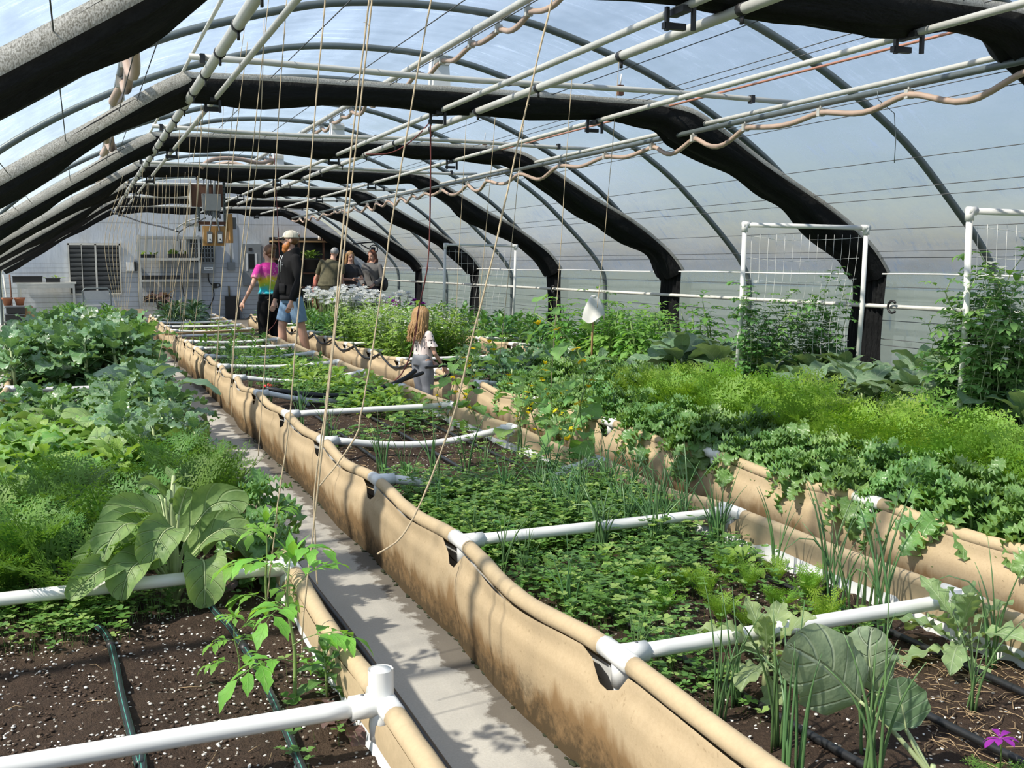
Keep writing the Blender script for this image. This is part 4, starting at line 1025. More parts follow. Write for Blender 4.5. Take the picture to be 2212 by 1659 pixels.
field('mustard', -.1, .45, 5.5, 7.2, .28, .45, 1.0, 1.3, 'large mustard with long pale ribs among the turnips and kale of the left bed', 'large mustards in the left bed', 25)
field('bluekale', .16, .60, 5.6, 9.2, .24, .26, .8, 1.05, 'blue-green kale plant along the walkway side of the left bed', 'blue-green kale along the walkway', 26)
field('kale', -.55, .2, 7.0, 8.9, .27, .30, .6, .85, 'dark green kale plant in front of the third visible crossbar of the left bed', 'green kale in the left bed', 27)
field('mustard', -.58, -.2, 6.9, 8.6, .3, .35, .9, 1.15, 'broad mustard plant at the outer side of the left bed', 'broad mustards at the outer side', 28)
hero('collard', .42, 7.9, 1.45, 'tall collard with one big upright light green leaf over the walkway', .5, None, .1, 4)
field('bluekale', -.66, .45, 9.7, 12.4, .26, .28, 1.3, 1.75, 'leggy blue-green broccoli plant in the far half of the left bed', 'broccoli plants in the left bed', 29)
field('kale', .1, .6, 10.2, 13.2, .26, .4, 1.3, 1.7, 'tall dark kale beside the hanging twines of the left bed', 'tall kale by the twines', 30)
field('yellow', -.6, .5, 12.5, 19.2, .25, .34, 1.0, 1.6, 'yellow-green mustard in the far end of the left bed', 'mustards at the far end of the left bed', 31)
field('herb', -.4, .55, 16.5, 19.3, .3, .4, 1.3, 2.0, 'bushy green herb at the far end of the left bed', 'herbs at the far end of the left bed', 32)
field('grass', -.5, -.05, 17.2, 19.2, .22, .35, 1.0, 1.5, 'tall grass tuft at the far end of the left bed', 'grass tufts in the left bed', 33, tilt=.05)
# ---------------------------------------------------------------- bed right of the walkway
GM = 'plants between the white crossbars'
def biglettuce(x, y, s, label, seed, big=False):
    r = random.Random(seed); t = thing('mustard_plant', label, 'plant', (x, y, soil_z(x, y)), r.uniform(0, 6))
    f, s_ = MB(), MB()
    for i in range(17):
        q = i / 16; el = lerp(-.05, 1.35, q ** 1.4); L = lerp(.25, .14, q) * r.uniform(.85, 1.1)
        leaf(f, (0, 0, .02 + .05 * q), i * 2.4 + r.uniform(-.2, .2), el + .15, L, L * r.uniform(.36, .46), lerp(1.1, .35, q), 'obov', lobe=.22, lobn=5, ruf=.10, rufn=4.5, fold=.3, pet=L * .12, petr=.004, ns=20, nw=3, jag=.16, ph=r.uniform(0, 6), twist=r.uniform(-.5, .5))
    s_.tube([(0, 0, -.02), (0, 0, .08)], [.012, .006], 8)
    part('leaves', f, M['lettuce'], t); part('stem', s_, M['stempale'], t); t.scale = (s, s, s)
biglettuce(1.71, 2.26, 1.05, 'frilled light green mustard rosette just behind the nearest white crossbar', 2)
biglettuce(2.33, 2.17, 1.1, 'frilled mustard rosette on the straw at the far end of the nearest white crossbar', 7)
def bigcollard():
    base = Vector((1.725, 1.665, soil_z(1.725, 1.665))); t = thing('collard_plant', 'young collard showing the pale veined underside of its biggest leaf', 'plant', tuple(base)); f, s_ = MB(), MB()
    v = (-.55, -.70, .42)
    hl(f, [(1.605, 1.775, .405), (1.555, 1.78, .455), (1.50, 1.785, .505), (1.405, 1.79, .565)], .205, v, base, .55, ruf=.05, rufn=2.5, fold=-.3, lobe=.07, lobn=3, petr=.0055, pmi=1, ph=1, mi=2)
    hl(f, [(1.668, 1.80, .41), (1.655, 1.80, .47), (1.655, 1.805, .51), (1.665, 1.81, .56)], .15, v, base, .5, ruf=.06, rufn=3, fold=-.4, lobe=.08, lobn=3, petr=.005, pmi=1, ph=2, mi=2)
    hl(f, [(1.680, 1.705, .355), (1.672, 1.71, .40), (1.664, 1.715, .44), (1.655, 1.715, .475)], .125, (-.4, -.5, .75), base, .7, ruf=.03, rufn=2.5, fold=.25, lobe=.1, lobn=3, petr=.0035, pmi=1, ph=4)
    s_.tube([(0, 0, -.02), (0, 0, .03)], [.008, .006], 8)
    part('leaves', f, [M['collard'], M['stempale'], M['collardback']], t); part('stem', s_, M['stempale'], t)
bigcollard()
on = 'onion with upright hollow blades along the near rim of the bed right of the walkway'
for i, (x, y, s) in enumerate([(1.42, 1.78, 1.05), (1.50, 1.92, 1.1), (1.58, 1.70, 1.1), (1.46, 2.12, .95), (1.55, 2.18, .8), (1.68, 1.82, .9), (1.38, 2.42, .7), (1.44, 2.95, .75), (1.42, 3.30, .7), (1.40, 3.42, .8), (1.41, 3.75, .7), (1.43, 4.25, .8), (1.48, 4.9, 1.0), (1.44, 5.2, .9), (1.5, 5.5, .9), (1.42, 6.3, .8), (1.44, 6.6, .85), (1.42, 7.3, .9), (1.46, 7.6, .9), (1.42, 8.6, .8), (1.45, 8.9, .9), (1.44, 9.9, .9), (1.42, 10.6, .9), (1.46, 11.4, 1.0)]):
    plant('onion', x, y, s, None, None, on, 'onions along the near rim', random.Random(100 + i), .1)
on = 'tall onion along the far rim of the bed right of the walkway'
for i, (x, y, s) in enumerate([(2.28, 2.42, 1.15), (2.34, 2.55, 1.2), (2.25, 2.62, 1.1), (2.36, 2.80, 1.1), (2.22, 2.50, 1.0), (2.38, 2.1, 1.0), (2.33, 3.05, .9), (2.35, 3.45, 1.15), (2.30, 3.62, 1.2), (2.36, 3.8, 1.0), (2.30, 4.3, 1.0), (2.35, 4.5, 1.1), (2.2, 4.75, 1.0), (2.3, 5.4, 1.0), (2.0, 5.2, .9), (1.85, 5.05, 1.0), (1.7, 5.15, 1.0), (2.1, 1.9, .8)]):
    plant('onion', x, y, s, None, None, on, 'onions along the far rim', random.Random(200 + i), .1)
field('chive', 1.8, 2.4, 3.45, 4.5, .16, .22, 1.0, 1.25, 'grassy chive clump in the weeds beyond the second white crossbar', 'chive clumps', 41)
cover('dense low clover and cress between the crossbars of the bed right of the walkway', 'clover', 'clover', [(1.36, 2.35, 3.55, 4.6, 4200), (1.34, 1.85, 2.75, 3.5, 750), (1.8, 2.4, 3.05, 3.5, 750), (1.35, 1.6, 2.0, 2.7, 220), (1.7, 2.2, 2.25, 2.6, 160), (1.5, 2.3, 2.4, 3.1, 160), (1.4, 2.4, 4.6, 5.3, 450)], 7)
cover('taller dark green cress filling the bed right of the walkway', 'cress', 'cress', [(1.36, 2.40, 3.6, 4.7, 3400), (1.5, 2.3, 2.8, 3.5, 350), (1.4, 1.7, 2.4, 3.3, 200), (1.9, 2.4, 4.7, 5.6, 350)], 8, (.05, .16), (.012, .022), n3=0)
field('carrot', 1.7, 2.35, 2.45, 3.1, .16, .16, .22, .42, 'tiny carrot seedling on the bare patch behind the nearest white crossbar', 'carrot seedlings', 42)
field('herb', 1.35, 1.6, 4.4, 4.9, .2, .25, .55, .75, 'leafy green seedling against the near rim below the third crossbar', 'leafy seedlings at the rim', 43)
cover('low green weeds between the farther crossbars of the bed right of the walkway', 'weeds', 'cress', [(1.6, 2.4, 8.4, 9.5, 1500), (1.9, 2.4, 7.2, 8.3, 400), (1.5, 2.4, 9.6, 13, 2200), (1.4, 2.4, 5.9, 8.2, 300)], 9, (.02, .12), (.02, .035), n3=0)
field('yellow', 1.85, 2.42, 7.2, 10.9, .22, .25, .55, .9, 'light green leafy mustard near the far rim past the bare soil', 'leafy mustards past the bare soil', 44)
field('herb', 1.4, 2.4, 11, 15.4, .25, .5, .6, 1.0, 'low green herb in the far half of the bed right of the walkway', 'low herbs in the far half', 45, keep=.75)
field('chive', 1.35, 1.7, 9.7, 14, .17, .5, .7, .95, 'small onion clump at the near rim in the far half of the middle bed', 'onion clumps in the far half', 46, keep=.8)
field('darkkale', 1.40, 2.1, 19.2, 21.6, .33, .36, 1.1, 1.35, 'dark green kale at the far end of the bed right of the walkway', 'dark kale before the end wall', 47)
field('yellow', 1.5, 2.4, 15.6, 19, .3, .45, .5, .8, 'small light green lettuce before the dark kale', 'small lettuces before the dark kale', 48, keep=.8)
t = hero('lettuce', 2.42, 1.62, .6, 'low frilled foliage of the purple flower at the bottom right', .3, seed=2)
def cosmos():
    p = onz(2160, 1585, .36); t = thing('purple_flower', 'small plant with one drooping purple flower at the bottom right', 'flower', (p.x + .03, p.y + .02, soil_z(p.x, p.y))); f, s_, fl = MB(), MB(), MB(); r = random.Random(2)
    q = Vector((-.03, -.02, .36 - .25))
    s_.tube([(0, 0, -.01), (0, 0, .07), tuple(q)], .002, 5)
    for k in range(7): leaf(fl, q, k * .9 + .2, r.uniform(-.2, .5), .042, .017, .8, 'obov', ns=6, nw=1, fold=.2)
    for i in range(8): frond(f, (0, 0, 0), i * 2.4, r.uniform(.3, 1.1), r.uniform(.06, .1), .7, 5, .4, 0, r)
    part('leaves', f, M['carrotdark'], t); part('stem', s_, M['stem'], t); part('flower', fl, M['purplepetal'], t)
cosmos()
field('herb', 1.4, 2.3, 3.6, 4.6, .25, .3, .4, .65, 'broader leafy weed among the clover beyond the second white crossbar', 'leafy weeds among the clover', 49, keep=.7)
field('yellow', 1.4, 2.3, 2.9, 3.5, .25, .3, .4, .6, 'light green weed among the clover before the second white crossbar', 'light weeds among the clover', 50, keep=.7)
# cucumber vines with yellow flowers
for i, (px, py, z, s) in enumerate([(1200, 900, .30, 1.15), (1075, 880, .30, .95), (1140, 960, .30, .8), (1010, 860, .30, .8), (1260, 930, .3, .8), (950, 880, .30, .6)]):
    p = onx(px, py, 2.46); plant('cucumber', 2.44, p.y - .25, s, i * 1.3, .29, 'yellow-flowered cucumber vine climbing from the far rim, %s from the camera' % ['fourth', 'sixth', 'third', 'seventh', 'second', 'farthest'][i] if False else 'yellow-flowered cucumber vine climbing the twines at the far rim of the middle bed', 'cucumber vines', random.Random(300 + i), .35)
for i, (x, y) in enumerate([(2.46, 5.0), (2.55, 5.5), (2.52, 6.0), (2.5, 6.6)]):
    plant('cucumber', x, y, .62, i * 2, .31, 'yellow-flowered cucumber vine climbing the twines at the far rim of the middle bed', 'cucumber vines', random.Random(320 + i), .9)
# ---------------------------------------------------------------- curly kale and carrot bed
K = 'curly green kale crowding the near edge of the kale and carrot bed'
field('frilly', 3.14, 3.62, 2.2, 7.9, .16, .17, .95, 1.35, K, 'curly kale row', 51)
field('carrot', 3.62, 4.40, 2.6, 6.8, .15, .16, .9, 1.25, 'bright green feathery carrot in the patch behind the curly kale', 'carrot patch behind the kale', 52)
field('frilly', 3.6, 4.34, 6.6, 8.4, .2, .22, 1.1, 1.5, 'curly green kale behind the carrots', 'curly kale behind the carrots', 53)
field('bluekale', 3.3, 4.3, 7.9, 9.4, .24, .26, .8, 1.05, 'blue-green kale where the curly kale row ends', 'blue-green kale past the curly kale', 54)
field('herb', 3.7, 4.36, 8.6, 12.4, .3, .45, .8, 1.1, 'leafy green at the far side of the kale bed', 'leafy greens past the kale', 55)
field('arugula', 3.25, 4.25, 11.0, 14.8, .26, .30, 1.0, 1.4, 'bushy arugula dotted with tiny white flowers behind the child', 'flowering arugula', 56)
field('herb', 3.2, 4.3, 14.8, 17.5, .25, .33, 1.1, 1.6, 'dense dark green herb between the arugula and the white flowers', 'dark herbs past the arugula', 57)
field('whiteflower', 3.75, 4.75, 15.6, 19.6, .22, .34, 1.0, 1.25, 'white anemone in the flowering clump before the three visitors', 'white anemones', 58, tilt=.05)
for i, (x, y) in enumerate([(4.7, 16.2), (4.85, 15.4), (4.3, 15.3)]): plant('purpleflower', x, y, 1.0, None, None, 'purple anemone at the edge of the white flowers', 'purple anemones', random.Random(60 + i))
field('herb', 3.2, 4.0, 17.6, 21, .3, .4, 1.0, 1.5, 'green herb beside the man in the black hoodie', 'herbs by the man in the hoodie', 59)
# ---------------------------------------------------------------- side wall bed
field('collard', 5.15, 5.8, 5.6, 7.2, .3, .3, .9, 1.2, 'grey-green collard below the nearer visible pea trellises', 'collards under the pea trellises', 61)
field('collard', 5.6, 6.3, 5.0, 7.4, .32, .32, 1.0, 1.4, 'tall collard at the wall side behind the pea trellis', 'collards at the wall side', 62)
field('collard', 5.15, 5.75, 4.2, 5.6, .3, .35, 1.0, 1.3, 'collard in front of the pea trellis at the right edge of view', 'collards at the right edge', 63)
field('collard', 5.15, 6.2, 7.7, 9.0, .3, .32, 1.1, 1.45, 'broad dark collard just past the pea trellis', 'collards past the pea trellis', 64)
field('dahlia', 5.2, 6.3, 9.0, 11.6, .32, .36, .9, 1.3, 'leafy dahlia plant before the black curtain end', 'dahlias along the side wall', 65)
field('herb', 5.15, 6.3, 11.6, 15.0, .26, .36, 1.2, 1.7, 'dense leafy green in the side wall bed between the dahlias and the farthest trellis', 'leafy greens along the side wall', 66)
field('herb', 5.15, 6.3, 15.4, 19.5, .33, .5, 1.3, 1.8, 'tall leafy green past the farthest trellis', 'leafy greens past the farthest trellis', 67)
field('grass', 5.6, 6.2, 9.8, 10.8, .3, .4, .9, 1.1, 'grass tuft by the white cloth on its stake', 'grass by the white cloth', 68)
PL = 'white-flowered pea vine climbing the net of the %s trellis'
for nm, y, xs in (('nearest', 4.95, [5.3, 5.5, 5.7, 5.9, 6.1]), ('middle', 7.33, [5.25, 5.45, 5.65, 5.85, 6.05, 6.2]), ('farthest', 15.2, [5.4, 5.8])):
    for i, x in enumerate(xs):
        plant('pea', x, y + .02, [1.2, .95, 1.1, 1.0, .9, 1.05][i] * (1.15 if nm == 'nearest' else (1.0 if nm == 'middle' else .5)), None, None, PL % nm, 'pea vines on the %s trellis' % nm, random.Random(400 + i + int(y)), .05)
for i, (x, y) in enumerate([(5.15, 4.75), (5.2, 5.1), (5.3, 4.7), (5.55, 4.8), (5.4, 4.95), (5.75, 4.75), (5.25, 4.9)]):
    plant('pea', x, y, 1.05, None, None, PL % 'nearest', 'pea vines on the nearest trellis', random.Random(440 + i), .12)
# ---------------------------------------------------------------- twines
def twine(label, pts, y, r=.0024, group=None, mat='twine', y1=None):
    P = [ony(a, b, y if y1 is None else lerp(y, y1, i / (len(pts) - 1))) for i, (a, b) in enumerate(pts)]
    if P[0].z < 2.56:
        d = (P[0] - P[1]).normalized(); k = (2.58 - P[0].z) / max(.2, d.z); P.insert(0, P[0] + d * k)
    P = catmull([tuple(p) for p in P], 6); rr_ = random.Random(int(pts[0][0]))
    mb = MB(); mb.tube([(p[0] + rr_.uniform(-.001, .001), p[1] + rr_.uniform(-.001, .001), p[2]) for p in P], [r * rr_.uniform(.85, 1.2) for _ in P], 6)
    for _ in range(12 if y < 6 else 0):
        p = Vector(rr_.choice(P)); d = Vector((rr_.uniform(-1, 1), rr_.uniform(-1, 1), rr_.uniform(-1, 1))).normalized() * .012; mb.tube([p, p + d], .0006, 3)
    o = part('twine', mb, M[mat]); tag(o, label, 'string', group); return o
twine('thick loose jute twine curling toward the bed side at its lower end', [(1192, 0), (1128, 270), (1065, 552), (1020, 730), (985, 880), (940, 1010), (900, 1105), (862, 1165), (815, 1197)], 3.4, .0032)
twine('jute twine kinked sideways and knotted to its neighbour above the walkway', [(931, 0), (880, 280), (835, 552), (806, 750), (779, 900), (770, 938), (730, 1000), (686, 1054)], 2.95, .0024)
twine('jute twine hanging above the walkway with a doubled lower end', [(798, 0), (765, 270), (735, 552), (718, 750), (695, 940), (679, 1073), (682, 1180), (685, 1262)], 2.95, .0024)
twine('lower length of jute twine running down to the tallest tomato seedling', [(686, 1056), (670, 1200), (655, 1340), (652, 1420)], 2.85, .0024)
twine('jute twine running down to the slim tomato seedling at the second crossbar', [(702, 0), (678, 280), (655, 552), (638, 750), (623, 928), (600, 1090), (578, 1290)], 3.3, .0024)
mid = [((619, 0), (600, 280), (585, 600), (568, 840), (558, 985)), ((580, 0), (545, 330), (520, 560), (505, 740), (494, 875)), ((571, 40), (560, 300), (535, 500), (508, 716), (500, 900)), ((535, 90), (505, 330), (480, 600), (468, 800)), ((528, 60), (497, 300), (489, 470), (471, 720), (462, 850))]
for i, p in enumerate(mid): twine('jute twine hanging over the kale at the walkway side of the left bed', p, 5.2 + i * .7, .0025, 'twines over the kale at left')
mid2 = [((437, 262), (420, 500), (395, 680), (367, 846)), ((408, 420), (395, 520), (365, 680), (342, 780)), ((436, 180), (429, 400), (405, 620), (385, 790)), ((455, 150), (445, 420), (430, 620), (410, 780)), ((388, 265), (383, 420), (372, 640), (360, 770)), ((412, 250), (405, 430), (388, 700)), ((490, 120), (470, 430), (455, 700))]
for i, p in enumerate(mid2): twine('jute twine hanging over the tall kale in the far half of the left bed', p, 8.2 + i * .65, .0025, 'twines over the tall kale at left')
rf = random.Random(5)
for i in range(14):
    x = 300 + i * 9 + rf.uniform(-3, 3); twine('jute twine hanging straight before the shelf rack on the end wall', [(x + 6, 400 + rf.uniform(-15, 12)), (x + 2, 520), (x - 4 + rf.uniform(-3, 3), 660)], 13.5 + (i * 5 % 7) * .6, .0032, 'straight twines before the rack')
for i in range(9):
    x = 224 + i * 7.5; twine('slanted jute twine gathered toward the orange bucket', [(x + 32, 415), (x + 2 + i, 530), (lerp(x, 268, .75), 690)], 15 + i * .45, .0032, 'slanted twines by the orange bucket')
for i, (p, y) in enumerate([([(1339, 112), (1320, 350), (1302, 552), (1290, 665)], 7.9), ([(1237, 150), (1222, 360), (1210, 552), (1192, 800), (1190, 880)], 6.9), ([(1073, 214), (1058, 400), (1045, 552), (1030, 720)], 8.5), ([(1131, 268), (1116, 420), (1103, 552), (1078, 790)], 8.2), ([(1008, 240), (1000, 400), (991, 552), (985, 700)], 9.2)]):
    twine('pale thin string hanging over the cucumber vines and kale bed', p , y, .0026, 'strings over the cucumbers')
twine('dark red cord hanging from the overhead pipe past the small child', [(930, 258), (930, 400), (925, 560), (905, 665), (893, 745), (872, 800), (853, 822)], 8.6, .006, None, 'redcord')
P = [ony(a, b, 9.2) for a, b in ((930, 262), (905, 290), (870, 318), (835, 332), (790, 333))]
mb = MB(); mb.tube(catmull([tuple(p) for p in P], 6), .006, 6); tag(part('cord', mb, M['redcord']), 'slack red cord looped between the overhead pipes above the child', 'cord')
P = [ony(a, b, 15.2) for a, b in ((592, 330), (600, 480), (604, 560), (606, 640), (598, 690), (580, 715))]
mb = MB(); mb.tube(catmull([tuple(p) for p in P], 6), .006, 6); tag(part('cord', mb, M['redcord']), 'dark red cord hanging beside the woman in the tie-dye shirt', 'cord')

# ---------------------------------------------------------------- trellises
def trellis(label, x0, y0, x1, y1, h, seed, lean=.0, nv=14, nh=7):
    t = thing('pea_trellis', label, 'trellis', (x0, y0, ZT)); dx, dy = x1 - x0, y1 - y0; r = random.Random(seed)
    tp = lambda u: Vector((dx * u + lean, dy * u, h - .02 * u))
    for u in (0, 1):
        mb = MB(); b = Vector((dx * u, dy * u, -.02)); mb.tube([b, (b + tp(u)) * .5 + Vector((.012, 0, 0)), tp(u)], .021, 10); part('post', mb, M['pvc'], t)
        mb = MB(); mb.tube([b + Vector((0, -.05, .01)), b + Vector((0, .05, .01))], .032, 10); mb.tube([b, b + Vector((0, 0, .06))], .028, 10); part('base_fitting', mb, M['pvc'], t)
        mb = MB(); q = tp(u); mb.tube([q - Vector((0, 0, .06)), q + Vector((0, 0, .012))], .028, 10); mb.tube([q - Vector((.02, 0, 0)), q + Vector((.05, 0, 0))] if u == 0 else [q - Vector((.05, 0, 0)), q + Vector((.03, 0, 0))], .028, 10); part('elbow', mb, M['pvc'], t)
    mb = MB(); mb.tube([tp(0), tp(.5), tp(1)], .021, 10); part('top_bar', mb, M['pvc'], t)
    mb = MB()
    for i in range(nv):
        u = .06 + .88 * i / (nv - 1); pts = []
        for k in range(9):
            z = (h - .1) * (1 - k / 8) + .02; s = .05 * math.sin(k * .8 + .1 * i) * (k / 8); pts.append((dx * (u - .10 * (k / 8) ** 1.3 * (u)) + s + lean * z / h, dy * u, z))
        mb.tube(pts, .0016, 4)
    for j in range(nh):
        z = (h - .1) * (1 - j / nh); mb.tube([(dx * (.04 + .92 * i / 8) * (1 - .09 * (j / nh)) + lean * z / h, dy * i / 8, z - .03 * math.sin(PI * i / 8) + r.uniform(-.006, .006)) for i in range(9)], .0016, 4)
    part('net', mb, M['pvc'], t, label='white string netting'); return t
trellis('white pipe trellis cut off by the right edge of the view, with pea vines', 5.17, 4.92, 6.27, 4.80, 1.36, 1)
trellis('white pipe trellis with pea vines in the side wall bed, between two others', 5.17, 7.37, 6.27, 7.14, 1.36, 2, .05)
trellis('farthest white pipe trellis with empty netting beyond the small child', 5.24, 15.4, 6.27, 15.0, 1.33, 3, .06, 11)

# ---------------------------------------------------------------- loose items on and by the beds
mb = MB(); a = onz(352, 722, .43); b = onz(604, 711, .43); d = (b - a); mb.box(tuple((a + b) / 2), (d.length, .10, .03), 0, math.atan2(d.y, d.x)); tag(part('wooden_plank', mb, M['plank'], None, False), 'narrow wooden plank laid across the rails beside the woman in tie-dye', 'plank')
def valve():
    p = onz(580, 838, .33); t = thing('hose_valve', 'red valve handle on a black hose end beside the sagging crossbar', 'valve', (p.x, p.y, soil_z(p.x, p.y)))
    mb = MB(); mb.tube([(0, 0, -.02), (0, 0, .09)], .016, 8); part('body', mb, M['black'], t)
    mb = MB()
    for k in range(6): a = k * PI / 3; mb.tube([(0, 0, .10), (.035 * math.cos(a), .035 * math.sin(a), .10)], .009, 6)
    mb.tube([(.038 * math.cos(a * PI / 8), .038 * math.sin(a * PI / 8), .10) for a in range(17)], .009, 8); mb.ell((0, 0, .105), (.018, .018, .016)); part('handle', mb, M['red'], t)
valve()
mb = MB(); mb.tube(catmull([(1.36, 8.46, ZT + .02), (1.6, 8.34, ZT - .02), (1.9, 8.28, ZT - .045), (2.2, 8.3, ZT - .02), (2.46, 8.36, ZT + .04), (2.62, 8.42, ZT + .12)], 8), .021, 8)
o = tag(part('garden_hose', mb, M['rubber']), 'black hose lying along the sagging crossbar of the middle bed', 'hose')
for x in (1.6, 1.95, 2.2): mb = MB(); mb.tube([(x, 8.33, .34), (x + .06, 8.22, .26)], .016, 8); part('branch_fitting', mb, M['greymetal'], o)
P = [ony(a, b, y) for a, b, y in ((850, 828, 8.4), (880, 818, 8.45), (914, 805, 8.5))]
mb = MB(); mb.tube(catmull([tuple(p) for p in P], 5), [.014] * 8 + [.017] * 3, 8); tag(part('hose_wand', mb, M['rubber']), 'black hose wand resting on the bed rim in front of the child', 'hose')
# black drip hose looped along the rim of the kale bed behind the child
pts = []; y = 8.9
while y < 21:
    for i in range(6): u = i / 6; pts.append((3.155 - .055 - .015 * math.sin(PI * u), y + 1.2 * u, ZT + .02 - .10 * math.sin(PI * u)))
    y += 1.2
mb = MB(); mb.tube(pts, .012, 7); tag(part('garden_hose', mb, M['rubber']), 'black hose draped in loops along the rim of the kale bed behind the child', 'hose')
def clothstake():
    p = ony(1278, 700, 10.0); t = thing('draped_cloth', 'white cloth hung over a stake in the leafy side wall bed', 'cloth', (p.x, p.y, .25))
    mb = MB(); mb.tube([(0, 0, 0), (.02, 0, .78)], .012, 8); part('stake', mb, M['plank'], t)
    rows = []
    for i in range(11):
        u = i / 10; row = []
        for j in range(13):
            v = j / 12; a = lerp(-1.3, 1.7, v); rad = .03 + .11 * u + .02 * math.sin(v * 9 + u * 3) * u
            row.append((.02 + rad * math.sin(a) * 1.1, -rad * math.cos(a) * .6, .80 - .24 * u ** 1.4 - .05 * u * math.sin(v * 7)))
        rows.append(row)
    mb = MB(); mb.grid(rows); mb.ell((.02, 0, .795), (.035, .03, .02)); part('cloth', mb, M['whitecloth'], t)
clothstake()
mb = MB(); p = onz(975, 925, .27); mb.box((p.x, p.y, soil_z(p.x, p.y) + .05), (.03, .004, .10)); tag(part('plant_tag', mb, M['white'], None, False), 'small white plant tag stuck in the bare soil beyond the sagging crossbar', 'tag')

# ---------------------------------------------------------------- hanging switch board
def board():
    Y = 16.0; pz_ = lambda px, py, y=Y: ony(px, py, y); c = pz_(455, 440)
    t = thing('switch_board', 'hanging electrical board with grey boxes and two light switches over orange plywood', 'electrical board', (c.x, Y, c.z)); L = lambda px, py, y=0: pz_(px, py, Y + y) - Vector((c.x, Y, c.z))
    def plate(nm, x0, y0, x1, y1, d, th, mat, parent=None, label=None):
        a, b = L(x0, y0), L(x1, y1); mb = MB(); mb.box(((a.x + b.x) / 2, d, (a.z + b.z) / 2), (abs(b.x - a.x), th, abs(a.z - b.z))); return part(nm, mb, M[mat], parent or t, False, label=label)
    plate('back_board', 412, 398, 482, 448, 0, .025, 'woodbrown')
    for px in (427, 483):
        a, b = L(px, 378), L(px + 4, 500); mb = MB(); mb.box((a.x, .03, (a.z + b.z) / 2), (.035, .03, a.z - b.z))
        part('slotted_strut', mb, M['galv'], t, False)
        mb = MB()
        for k in range(16): mb.box((a.x, .013, lerp(a.z, b.z, (k + .5) / 16)), (.012, .004, .02))
        part('strut_holes', mb, M['glass_dark'], t, False)
    b1 = plate('junction_box', 435, 419, 476, 456, -.06, .09, 'greymetal')
    a, b = L(435, 419), L(476, 456); mb = MB()
    for sx in (a.x + .015, b.x - .015):
        for sz in (a.z - .015, b.z + .015): mb.ell((sx, -.107, sz), (.006, .003, .006), 8, 4)
    part('cover_screw', mb, M['black'], b1)
    plate('side_board', 408, 392, 413, 446, -.02, .05, 'pvc_old')
    pw = plate('plywood_panel', 437, 488, 487, 531, -.02, .02, 'wood')
    plate('cross_rail', 430, 478, 490, 486, .01, .02, 'woodbrown')
    plate('rail_strut', 395, 481, 430, 489, .02, .03, 'galv_lite')
    for px in (452, 474):
        a = L(px, 513); mb = MB(); mb.box((a.x, -.055, a.z), (.075, .05, .17)); sw = part('switch_box', mb, M['greydark'], t, False)
        mb = MB(); mb.box((a.x, -.083, a.z - .01), (.055, .008, .11)); part('switch_plate', mb, M['white'], sw, False)
        mb = MB(); mb.box((a.x, -.089, a.z - .03), (.014, .012, .02)); part('toggle', mb, M['black'], sw, False)
        q = L(460 if px == 452 else 464, 456); mb = MB(); mb.tube(catmull([(q.x, -.06, q.z), (q.x - .01, -.07, q.z - .08), ((q.x + a.x) / 2, -.06, (q.z + a.z) / 2 + .05), (a.x, -.055, a.z + .08)], 5), .012, 7); part('conduit', mb, M['greymetal'], t)
    for k, px in enumerate((443, 449, 455, 461, 467, 472)):
        q = L(px, 456); w_ = .05 + .012 * k; mb = MB(); mb.tube([(q.x + .02 * math.sin(i * .5), -.06 + .01 * i, q.z - w_ * math.sin(PI * i / 8)) for i in range(9)], .009, 6); part('cable', mb, M['greydark'], t)
    for px in (448, 462):
        a, b = L(px, 385), L(px, 420); mb = MB(); mb.tube([(a.x, -.04, a.z), (b.x, -.04, b.z)], .018, 8); part('conduit', mb, M['greymetal'], t)
    q = [L(*p) for p in ((445, 470), (425, 480), (400, 492), (385, 505), (383, 520))]; mb = MB(); mb.tube(catmull([tuple(p) for p in q], 5), .011, 6); part('cable', mb, M['greydark'], t)
    q = [L(*p) for p in ((430, 470), (405, 478), (385, 490), (378, 500))]; mb = MB(); mb.tube(catmull([tuple(p) for p in q], 5), .011, 6); part('cable', mb, M['galv_lite'], t)
    a, b = L(491, 462), L(499, 525); mb = MB(); mb.box(((a.x + b.x) / 2, .02, (a.z + b.z) / 2), (.05, .16, a.z - b.z), 0, .3); part('side_plywood', mb, M['wood'], t, False)
    a, b = L(500, 470), L(509, 495); mb = MB(); mb.box(((a.x + b.x) / 2, .03, (a.z + b.z) / 2), (.075, .1, a.z - b.z)); part('side_box', mb, M['greydark'], t, False)
    for px in (425, 440, 455, 470, 485):
        a = L(px, 384); mb = MB(); mb.box((a.x, 0, a.z), (.03, .06, .05)); mb.box((a.x, 0, a.z - .05), (.012, .02, .1)); part('hanger', mb, M['blackmetal'], t, False)
board()
P = [ony(a, b, y) for a, b, y in ((212, 432, 24), (245, 456, 22.5), (300, 478, 21), (350, 490, 19), (384, 500, 16.4))]
mb = MB(); mb.tube(catmull([tuple(p) for p in P], 6), .014, 6); tag(part('power_cable', mb, M['rubber']), 'black power cable sagging from the roof edge to the hanging switch board', 'cable')
# loose hose coil near the roof before the board
P = [(436, 362), (450, 348), (480, 342), (520, 344), (560, 352), (590, 346), (575, 360), (540, 362), (500, 352), (470, 356), (462, 362)]
mb = MB(); mb.tube(catmull([tuple(ony(a, b, 15.0 + .12 * i)) for i, (a, b) in enumerate(P)], 6), .03, 8); tag(part('hose_coil', mb, M['tanhose']), 'tan hose coiled loosely above the hanging switch board', 'hose')

